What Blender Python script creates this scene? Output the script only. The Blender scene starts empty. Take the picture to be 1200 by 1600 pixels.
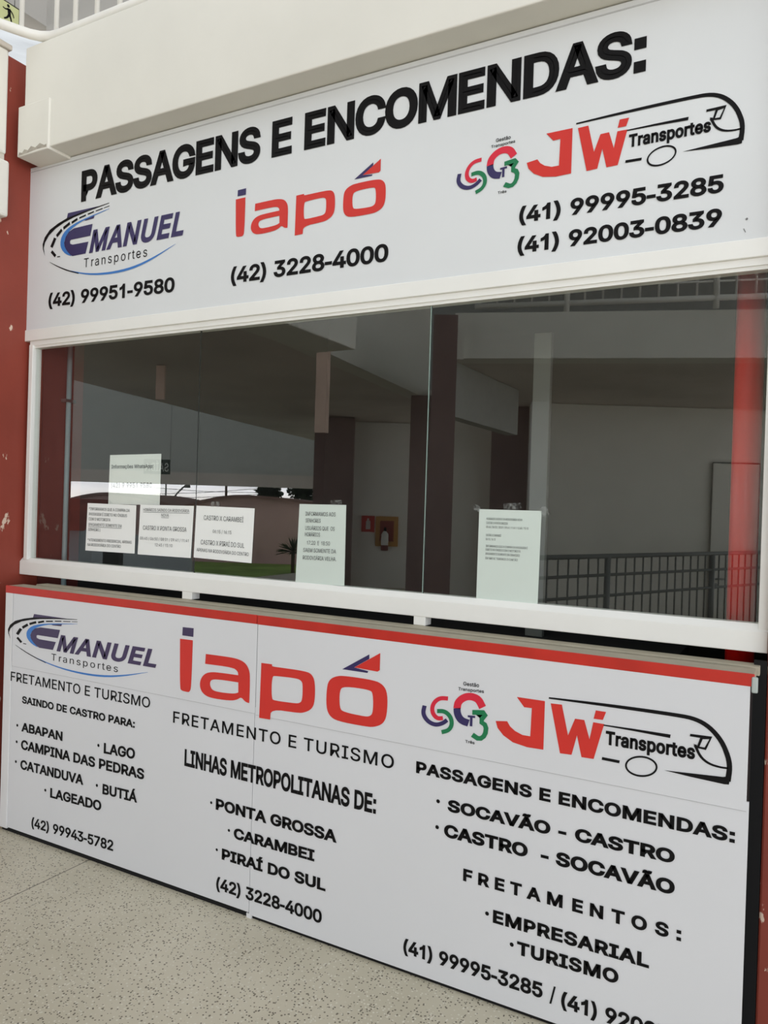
import bpy, bmesh, math, random
from mathutils import Vector, Matrix

random.seed(7)
scene = bpy.context.scene
C = scene.collection

# ------------------------------------------------------------------ camera
HC = 1.49                     # eye height above the floor
DC = 2.37                     # distance from the ticket-window plane (y = 0)
RIGHT = Vector((0.87728207, 0.47896037, 0.03119513))
DOWN = Vector((0.03065638, 0.00894631, -0.99948994))
FWD = Vector((-0.47899516, 0.87779093, -0.00683476))
CAM = Vector((0.0, -DC, HC))
cam_data = bpy.data.cameras.new('camera')
cam_data.sensor_fit = 'VERTICAL'
cam_data.sensor_height = 36.0
cam_data.lens = 27.0
cam_data.clip_end = 500
cam = bpy.data.objects.new('camera', cam_data)
C.objects.link(cam)
m = Matrix.Identity(4)
for i in range(3):
    m[i][0] = RIGHT[i]
    m[i][1] = -DOWN[i]
    m[i][2] = -FWD[i]
    m[i][3] = CAM[i]
cam.matrix_world = m
scene.camera = cam

# ------------------------------------------------------------------ world: overcast dusk sky, brightest low over the horizon
world = bpy.data.worlds.new('World')
scene.world = world
world.use_nodes = True
nt = world.node_tree
nt.nodes.clear()
N = nt.nodes.new
out = N('ShaderNodeOutputWorld')
bg = N('ShaderNodeBackground')
tc = N('ShaderNodeTexCoord')
sep = N('ShaderNodeSeparateXYZ')
ramp = N('ShaderNodeValToRGB')
SKY_HIGH, SKY_LOW = 0.98, 7.8
ramp.color_ramp.elements[0].position = 0.0
ramp.color_ramp.elements[0].color = (SKY_LOW * 0.92, SKY_LOW * 0.86, SKY_LOW * 0.84, 1)
ramp.color_ramp.elements[1].position = 0.38
ramp.color_ramp.elements[1].color = (SKY_HIGH * 0.95, SKY_HIGH, SKY_HIGH * 1.04, 1)
e = ramp.color_ramp.elements.new(0.030)
e.color = (SKY_LOW * 0.90, SKY_LOW * 0.91, SKY_LOW * 1.02, 1)
e = ramp.color_ramp.elements.new(0.065)
e.color = (SKY_LOW * 0.28, SKY_LOW * 0.30, SKY_LOW * 0.33, 1)
mp = N('ShaderNodeMapping')
mp.inputs['Scale'].default_value = (6, 6, 60)
noise = N('ShaderNodeTexNoise')
noise.inputs['Scale'].default_value = 1.6
noise.inputs['Detail'].default_value = 5
cr = N('ShaderNodeMapRange')
cr.inputs['From Min'].default_value = 0.3
cr.inputs['From Max'].default_value = 0.7
cr.inputs['To Min'].default_value = 0.78
cr.inputs['To Max'].default_value = 1.12
vm = N('ShaderNodeVectorMath')
vm.operation = 'SCALE'
L = nt.links.new
L(tc.outputs['Generated'], sep.inputs[0])
L(sep.outputs['Z'], ramp.inputs[0])
L(tc.outputs['Generated'], mp.inputs[0])
L(mp.outputs[0], noise.inputs['Vector'])
L(noise.outputs[0], cr.inputs[0])
az = N('ShaderNodeMath')            # added: sky brightened rightwards to lift the sign's darker end
az.operation = 'MULTIPLY_ADD'
az.inputs[1].default_value = 0.22
az.inputs[2].default_value = 1.0
mz = N('ShaderNodeMath')
mz.operation = 'MULTIPLY'
L(sep.outputs['X'], az.inputs[0])
L(ramp.outputs[0], vm.inputs[0])
gd = N('ShaderNodeMapRange')        # added glow kept below the horizon to light the soffits
gd.inputs['From Min'].default_value = -0.02
gd.inputs['From Max'].default_value = -0.004
gd.inputs['To Min'].default_value = 0.36
gd.inputs['To Max'].default_value = 1.0
L(sep.outputs['Z'], gd.inputs[0])
mg = N('ShaderNodeMath')
mg.operation = 'MULTIPLY'
L(cr.outputs[0], mg.inputs[0])
L(gd.outputs[0], mg.inputs[1])
L(mg.outputs[0], mz.inputs[0])
L(az.outputs[0], mz.inputs[1])
L(mz.outputs[0], vm.inputs['Scale'])
L(vm.outputs[0], bg.inputs['Color'])
bg.inputs['Strength'].default_value = 1.0
L(bg.outputs[0], out.inputs[0])

vs = scene.view_settings
scene.display_settings.display_device = 'sRGB'
vs.view_transform = 'Standard'
vs.look = 'None'
vs.exposure = 0.0
vs.gamma = 1.0
vs.use_curve_mapping = False


# ------------------------------------------------------------------ materials
def lin(c):
    def f(v):
        v /= 255.0
        return v / 12.92 if v <= 0.04045 else ((v + 0.055) / 1.055) ** 2.4
    return (f(c[0]), f(c[1]), f(c[2]), 1.0)


def mat(name, rgb, rough=0.6, var=0.05, scale=8.0, metallic=0.0, spec=0.4, bump=0.0, bscale=60.0):
    """principled surface with a little procedural unevenness in its own colour"""
    M = bpy.data.materials.new(name)
    M.use_nodes = True
    t = M.node_tree
    b = t.nodes['Principled BSDF']
    b.inputs['Roughness'].default_value = rough
    b.inputs['Metallic'].default_value = metallic
    b.inputs['Specular IOR Level'].default_value = spec
    c = lin(rgb)
    co = t.nodes.new('ShaderNodeTexCoord')
    n = t.nodes.new('ShaderNodeTexNoise')
    n.inputs['Scale'].default_value = scale
    n.inputs['Detail'].default_value = 4
    t.links.new(co.outputs['Object'], n.inputs['Vector'])
    r = t.nodes.new('ShaderNodeValToRGB')
    r.color_ramp.elements[0].position = 0.3
    r.color_ramp.elements[1].position = 0.7
    r.color_ramp.elements[0].color = tuple(max(0, v * (1 - var)) for v in c[:3]) + (1,)
    r.color_ramp.elements[1].color = tuple(min(1, v * (1 + var)) for v in c[:3]) + (1,)
    t.links.new(n.outputs[0], r.inputs[0])
    t.links.new(r.outputs[0], b.inputs['Base Color'])
    if bump:
        n2 = t.nodes.new('ShaderNodeTexNoise')
        n2.inputs['Scale'].default_value = bscale
        n2.inputs['Detail'].default_value = 6
        t.links.new(co.outputs['Object'], n2.inputs['Vector'])
        bp = t.nodes.new('ShaderNodeBump')
        bp.inputs['Strength'].default_value = bump
        bp.inputs['Distance'].default_value = 0.01
        t.links.new(n2.outputs[0], bp.inputs['Height'])
        t.links.new(bp.outputs[0], b.inputs['Normal'])
    return M


def flake_mat(name, rgb, flake, amount=0.66, scale=9.0, rough=0.5, var=0.12):
    """paint with chips of an under-coat showing through"""
    M = mat(name, rgb, rough, var, 2.5, bump=0.15, bscale=25)
    t = M.node_tree
    b = t.nodes['Principled BSDF']
    base = b.inputs['Base Color'].links[0].from_socket
    co = t.nodes.new('ShaderNodeTexCoord')
    mp_ = t.nodes.new('ShaderNodeMapping')
    mp_.inputs['Scale'].default_value = (scale * 2.0, scale * 2.0, scale)
    n = t.nodes.new('ShaderNodeTexNoise')
    n.inputs['Scale'].default_value = 1.0
    n.inputs['Detail'].default_value = 6
    n.inputs['Roughness'].default_value = 0.6
    r = t.nodes.new('ShaderNodeValToRGB')
    r.color_ramp.elements[0].position = amount
    r.color_ramp.elements[1].position = amount + 0.015
    r.color_ramp.elements[0].color = (0, 0, 0, 1)
    r.color_ramp.elements[1].color = (1, 1, 1, 1)
    mx = t.nodes.new('ShaderNodeMix')
    mx.data_type = 'RGBA'
    t.links.new(co.outputs['Object'], mp_.inputs[0])
    t.links.new(mp_.outputs[0], n.inputs['Vector'])
    t.links.new(n.outputs[0], r.inputs[0])
    t.links.new(r.outputs[0], mx.inputs[0])
    t.links.new(base, mx.inputs[6])
    mx.inputs[7].default_value = lin(flake)
    t.links.new(mx.outputs[2], b.inputs['Base Color'])
    return M


def terrazzo():
    M = bpy.data.materials.new('terrazzo')
    M.use_nodes = True
    t = M.node_tree
    b = t.nodes['Principled BSDF']
    b.inputs['Roughness'].default_value = 0.38
    b.inputs['Specular IOR Level'].default_value = 0.35
    co = t.nodes.new('ShaderNodeTexCoord')
    n0 = t.nodes.new('ShaderNodeTexNoise')
    n0.inputs['Scale'].default_value = 1.3
    n0.inputs['Detail'].default_value = 5
    r0 = t.nodes.new('ShaderNodeValToRGB')
    r0.color_ramp.elements[0].position = 0.3
    r0.color_ramp.elements[0].color = lin((188, 180, 158))
    r0.color_ramp.elements[1].position = 0.72
    r0.color_ramp.elements[1].color = lin((214, 206, 186))
    t.links.new(co.outputs['Object'], n0.inputs['Vector'])
    t.links.new(n0.outputs[0], r0.inputs[0])
    prev = r0.outputs[0]
    for sc, thr, col, dens in ((110, 0.26, (84, 78, 66), 0.66), (80, 0.24, (116, 108, 92), 0.62), (95, 0.27, (214, 209, 193), 0.62)):
        v = t.nodes.new('ShaderNodeTexVoronoi')
        v.inputs['Scale'].default_value = sc
        t.links.new(co.outputs['Object'], v.inputs['Vector'])
        r = t.nodes.new('ShaderNodeValToRGB')
        r.color_ramp.elements[0].position = thr
        r.color_ramp.elements[0].color = (1, 1, 1, 1)
        r.color_ramp.elements[1].position = thr + 0.06
        r.color_ramp.elements[1].color = (0, 0, 0, 1)
        t.links.new(v.outputs['Distance'], r.inputs[0])
        s = t.nodes.new('ShaderNodeSeparateColor')
        t.links.new(v.outputs['Color'], s.inputs[0])
        g = t.nodes.new('ShaderNodeMath')
        g.operation = 'GREATER_THAN'
        g.inputs[1].default_value = dens
        t.links.new(s.outputs[0], g.inputs[0])
        mu = t.nodes.new('ShaderNodeMath')
        mu.operation = 'MULTIPLY'
        t.links.new(r.outputs[0], mu.inputs[0])
        t.links.new(g.outputs[0], mu.inputs[1])
        mx = t.nodes.new('ShaderNodeMix')
        mx.data_type = 'RGBA'
        t.links.new(mu.outputs[0], mx.inputs[0])
        t.links.new(prev, mx.inputs[6])
        mx.inputs[7].default_value = lin(col)
        prev = mx.outputs[2]
    # thin dividing joint running away from the counter every 3.2 m
    sp = t.nodes.new('ShaderNodeSeparateXYZ')
    t.links.new(co.outputs['Object'], sp.inputs[0])
    a = t.nodes.new('ShaderNodeMath')
    a.operation = 'ADD'
    a.inputs[1].default_value = 2.536 + 16.0
    t.links.new(sp.outputs['X'], a.inputs[0])
    md = t.nodes.new('ShaderNodeMath')
    md.operation = 'MODULO'
    md.inputs[1].default_value = 3.2
    t.links.new(a.outputs[0], md.inputs[0])
    ls = t.nodes.new('ShaderNodeMath')
    ls.operation = 'LESS_THAN'
    ls.inputs[1].default_value = 0.0045
    t.links.new(md.outputs[0], ls.inputs[0])
    mx = t.nodes.new('ShaderNodeMix')
    mx.data_type = 'RGBA'
    t.links.new(ls.outputs[0], mx.inputs[0])
    t.links.new(prev, mx.inputs[6])
    mx.inputs[7].default_value = lin((92, 84, 74))
    t.links.new(mx.outputs[2], b.inputs['Base Color'])
    return M


def glass_mat(name, base, edge, tint):
    """coated window glass: part mirror, part see-through"""
    M = bpy.data.materials.new(name)
    M.use_nodes = True
    t = M.node_tree
    t.nodes.clear()
    o = t.nodes.new('ShaderNodeOutputMaterial')
    tr = t.nodes.new('ShaderNodeBsdfTransparent')
    tr.inputs[0].default_value = tint
    gl = t.nodes.new('ShaderNodeBsdfGlossy')
    gl.inputs['Roughness'].default_value = 0.0
    gl.inputs['Color'].default_value = (0.97, 1.0, 0.97, 1)
    mx = t.nodes.new('ShaderNodeMixShader')
    lw = t.nodes.new('ShaderNodeLayerWeight')
    lw.inputs['Blend'].default_value = 0.5
    pw = t.nodes.new('ShaderNodeMath')
    pw.operation = 'POWER'
    pw.inputs[1].default_value = 3.0
    ma = t.nodes.new('ShaderNodeMath')
    ma.operation = 'MULTIPLY_ADD'
    ma.inputs[1].default_value = edge
    ma.inputs[2].default_value = base
    t.links.new(lw.outputs['Facing'], pw.inputs[0])
    t.links.new(pw.outputs[0], ma.inputs[0])
    t.links.new(ma.outputs[0], mx.inputs[0])
    t.links.new(tr.outputs[0], mx.inputs[1])
    t.links.new(gl.outputs[0], mx.inputs[2])
    t.links.new(mx.outputs[0], o.inputs[0])
    return M


def clear_mat(name, tint):
    M = bpy.data.materials.new(name)
    M.use_nodes = True
    t = M.node_tree
    t.nodes.clear()
    o = t.nodes.new('ShaderNodeOutputMaterial')
    tr = t.nodes.new('ShaderNodeBsdfTransparent')
    tr.inputs[0].default_value = tint
    t.links.new(tr.outputs[0], o.inputs[0])
    return M


def tape_mat():
    M = bpy.data.materials.new('clear_tape')
    M.use_nodes = True
    t = M.node_tree
    b = t.nodes['Principled BSDF']
    b.inputs['Base Color'].default_value = lin((190, 195, 190))
    b.inputs['Roughness'].default_value = 0.25
    co = t.nodes.new('ShaderNodeTexCoord')
    n = t.nodes.new('ShaderNodeTexNoise')
    n.inputs['Scale'].default_value = 90
    t.links.new(co.outputs['Object'], n.inputs['Vector'])
    r = t.nodes.new('ShaderNodeMapRange')
    r.inputs['From Min'].default_value = 0.4
    r.inputs['From Max'].default_value = 0.75
    r.inputs['To Min'].default_value = 0.04
    r.inputs['To Max'].default_value = 0.45
    t.links.new(n.outputs[0], r.inputs[0])
    t.links.new(r.outputs[0], b.inputs['Alpha'])
    return M


M_WHITE = mat('white_wall_paint', (226, 224, 214), 0.75, 0.03, 3.0, bump=0.08, bscale=14)
M_SOFFIT = mat('grey_soffit_paint', (205, 198, 186), 0.8, 0.05, 4.0, bump=0.1, bscale=18)
M_SIGN = mat('white_sign_vinyl', (221, 224, 224), 0.6, 0.02, 1.6, spec=0.15)
M_PANEL = mat('white_counter_vinyl', (217, 218, 220), 0.45, 0.02, 1.4, spec=0.3)
M_TRIM = mat('white_corner_trim', (222, 222, 222), 0.4, 0.02)
M_ALU = mat('white_painted_aluminium', (238, 238, 232), 0.35, 0.02, 5.0)
M_RED = flake_mat('chipped_red_paint', (140, 62, 48), (215, 192, 172), 0.655, 7.0)
M_REDIN = mat('smooth_red_paint', (232, 26, 18), 0.3, 0.04, spec=0.25)
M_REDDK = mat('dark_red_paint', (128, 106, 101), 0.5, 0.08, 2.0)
M_TAPE_RED = mat('red_vinyl_strip', (190, 48, 38), 0.28, 0.12, 7.0)
M_BLACK = mat('black_vinyl', (17, 16, 17), 0.55, 0.08, 3.0, spec=0.15)
M_DARKGAP = mat('black_gap_shade', (5, 5, 6), 0.8, 0.1)  # near-black that paints the shade inside the counter gaps
M_LEDGE = mat('beige_ledge_board', (176, 168, 148), 0.55, 0.08, 12)
M_GROOVE = mat('brown_groove', (70, 60, 50), 0.7, 0.1)
M_NAVY = mat('navy_vinyl', (52, 44, 92), 0.4, 0.04)
M_PURPLE = mat('violet_vinyl', (66, 54, 88), 0.4, 0.1)
M_BLUE = mat('blue_vinyl', (58, 122, 196), 0.4, 0.05)
M_LRED = mat('red_vinyl', (208, 50, 42), 0.4, 0.04)
M_CRIM = mat('crimson_vinyl', (214, 40, 62), 0.4, 0.04)
M_GREEN = mat('green_vinyl', (26, 120, 76), 0.4, 0.04)
M_PAPER = mat('white_paper', (240, 242, 238), 0.85, 0.015, 9.0)
M_PAPER2 = mat('greenish_white_paper', (208, 219, 210), 0.85, 0.015, 9.0)
M_INK = mat('printed_ink', (84, 86, 86), 0.8, 0.08)
M_INK2 = mat('faint_printed_ink', (96, 104, 100), 0.8, 0.08)
M_TAPE = tape_mat()
M_FLOOR = terrazzo()
M_GLASS = glass_mat('window_glass', 0.125, 0.20, (0.965, 0.985, 0.97, 1))
M_CLEAR = clear_mat('glass_back_face', (0.97, 0.985, 0.975, 1))
M_GEDGE = mat('glass_edge', (150, 175, 165), 0.15, 0.05)
M_DARK = mat('dark_grey_paint_and_shade', (46, 46, 45), 0.9, 0.08)  # dark grey; on the room walls it stands in for missing light
M_GREYW = mat('grey_upper_wall', (170, 168, 162), 0.8, 0.03, 2.0)
M_RAIL = mat('white_rail_enamel', (228, 226, 218), 0.3, 0.03, 6.0)
M_DKRAIL = mat('dark_grey_rail_paint', (112, 114, 110), 0.4, 0.06)
M_CEIL = mat('brown_grey_slab', (214, 205, 197), 0.85, 0.12, 0.9)
M_PINK = mat('pale_pink_board', (222, 196, 180), 0.6, 0.04)
M_STEEL = mat('brushed_steel', (160, 162, 160), 0.3, 0.05, metallic=0.9)
M_PIPE = mat('grey_blue_pipe', (150, 170, 172), 0.4, 0.05)
M_GLOW = mat('photoluminescent_yellow', (196, 200, 146), 0.5, 0.04)
M_EXITG = mat('dark_green_sign', (34, 52, 40), 0.5, 0.05)
M_YEL = mat('ochre_frame', (206, 156, 84), 0.5, 0.06)
M_BRICK = mat('weathered_pink_brick_lit', (222, 186, 178), 0.9, 0.2, 0.6)  # pale tone carries the brighter outdoor light in its colour
M_ROOF = mat('red_clay_tiles', (176, 96, 84), 0.8, 0.2, 1.0)
M_SHED = mat('weathered_shed_roof', (150, 118, 110), 0.85, 0.2, 1.0)
M_BLUEW = mat('grey_rendered_wall', (176, 182, 186), 0.85, 0.15, 0.5)
M_GRASS = mat('grass', (140, 170, 84), 0.95, 0.35, 0.8)  # lightened as well, in place of stronger open daylight
M_ASPH = mat('grey_asphalt', (158, 160, 152), 0.95, 0.12, 0.7)
M_LEAF = mat('dark_green_leaves', (52, 66, 46), 0.8, 0.3, 2.0)
M_BARK = mat('brown_bark', (84, 68, 54), 0.9, 0.2, 4.0)


# ------------------------------------------------------------------ building helpers
def wloc(o):
    v = Vector((0, 0, 0))
    while o is not None:
        v += o.location
        o = o.parent
    return v


def link(name, me, parent=None, ma=None, smooth=False):
    if ma is not None:
        me.materials.clear()
        for k in (ma if isinstance(ma, (list, tuple)) else [ma]):
            me.materials.append(k)
    o = bpy.data.objects.new(name, me)
    C.objects.link(o)
    if parent is not None:
        me.transform(Matrix.Translation(-wloc(parent)))
        o.parent = parent
    if smooth:
        for p in me.polygons:
            p.use_smooth = True
    return o


def from_bm(name, bm, ma, parent=None, smooth=False):
    me = bpy.data.meshes.new(name)
    bm.normal_update()
    bm.to_mesh(me)
    bm.free()
    return link(name, me, parent, ma, smooth)


def tag(o, label, cat, group=None):
    o['label'] = label
    o['category'] = cat
    if group:
        o['group'] = group
    return o


def struct(o):
    o['kind'] = 'structure'
    return o


def thing(name, loc, label, cat, group=None):
    o = bpy.data.objects.new(name, None)
    o.empty_display_size = 0.1
    o.location = loc
    C.objects.link(o)
    return tag(o, label, cat, group)


def add_box(bm, x0, x1, y0, y1, z0, z1, bevel=0.0, seg=2):
    r = bmesh.ops.create_cube(bm, size=1.0)
    vs_ = r['verts']
    for v in vs_:
        v.co = Vector(((x0 + x1) / 2 + v.co.x * (x1 - x0), (y0 + y1) / 2 + v.co.y * (y1 - y0), (z0 + z1) / 2 + v.co.z * (z1 - z0)))
    if bevel > 0:
        es = set()
        for v in vs_:
            es.update(v.link_edges)
        bmesh.ops.bevel(bm, geom=list(es), offset=bevel, segments=seg, affect='EDGES', profile=0.5)
    return bm


def box(name, x0, x1, y0, y1, z0, z1, ma, parent=None, bevel=0.0, seg=2):
    return from_bm(name, add_box(bmesh.new(), x0, x1, y0, y1, z0, z1, bevel, seg), ma, parent)


def prism(name, plan, z0, z1, ma, parent=None):
    """vertical prism over a plan polygon [(x, y), ...]"""
    bm = bmesh.new()
    lo = [bm.verts.new((p[0], p[1], z0)) for p in plan]
    hi = [bm.verts.new((p[0], p[1], z1)) for p in plan]
    n = len(plan)
    bm.faces.new(lo)
    bm.faces.new(hi)
    for i in range(n):
        bm.faces.new((lo[i], lo[(i + 1) % n], hi[(i + 1) % n], hi[i]))
    bmesh.ops.recalc_face_normals(bm, faces=bm.faces)
    return from_bm(name, bm, ma, parent)


def slab(name, a, b, t, z0, z1, ma, parent=None):
    """upright slab whose near face runs from plan point a to b; t = thickness to the side away from the camera"""
    a, b = Vector(a[:2]), Vector(b[:2])
    d = (b - a).normalized()
    n = Vector((-d.y, d.x))
    if n.dot((a + b) / 2 - Vector((0, DC * 1.0))) < 0:
        n = -n
    return prism(name, [a, b, b + n * t, a + n * t], z0, z1, ma, parent)


def add_tube(bm, pts, r, seg=12, caps=True):
    pts = [Vector(p) for p in pts]
    rs = r if isinstance(r, (list, tuple)) else [r] * len(pts)
    rings = []
    up = None
    for i, p in enumerate(pts):
        if i == 0:
            t = pts[1] - p
        elif i == len(pts) - 1:
            t = p - pts[i - 1]
        else:
            t = (pts[i + 1] - p).normalized() + (p - pts[i - 1]).normalized()
        t.normalize()
        if up is None:
            ref = Vector((0, 0, 1)) if abs(t.z) < 0.9 else Vector((1, 0, 0))
            up = t.cross(ref).normalized()
        else:
            up = (up - t * up.dot(t)).normalized()
        w = t.cross(up)
        rings.append([bm.verts.new(p + (up * math.cos(a) + w * math.sin(a)) * rs[i]) for a in [2 * math.pi * k / seg for k in range(seg)]])
    for i in range(len(rings) - 1):
        for k in range(seg):
            bm.faces.new((rings[i][k], rings[i][(k + 1) % seg], rings[i + 1][(k + 1) % seg], rings[i + 1][k]))
    if caps:
        bm.faces.new(rings[0][::-1])
        bm.faces.new(rings[-1])
    return bm


def tube(name, pts, r, ma, parent=None, seg=12):
    return from_bm(name, add_tube(bmesh.new(), pts, r, seg), ma, parent, smooth=True)


# ------------------------------------------------------------------ measuring: which point of an upright plane y = const lies behind a picture point
def on_plane(px, py, y):
    d = RIGHT * ((px - 600) / 1200.0) + DOWN * ((py - 800) / 1200.0) + FWD
    d = d * ((DC + y) / d.y)
    return d.x, d.z + HC


def opp(px, py, d):
    """a point of the opposite building, seen mirrored in the window at distance d"""
    v = (RIGHT * ((px - 600) / 1200.0) + DOWN * ((py - 800) / 1200.0) + FWD) * d
    return Vector((v.x, DC - v.y, v.z + HC))


# ------------------------------------------------------------------ lettering and flat vinyl shapes on upright planes
def curve_to_mesh(cu):
    o = bpy.data.objects.new('tmp', cu)
    C.objects.link(o)
    dg = bpy.context.evaluated_depsgraph_get()
    dg.update()
    me = bpy.data.meshes.new_from_object(o.evaluated_get(dg))
    bpy.data.objects.remove(o)
    bpy.data.curves.remove(cu)
    return me


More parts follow.
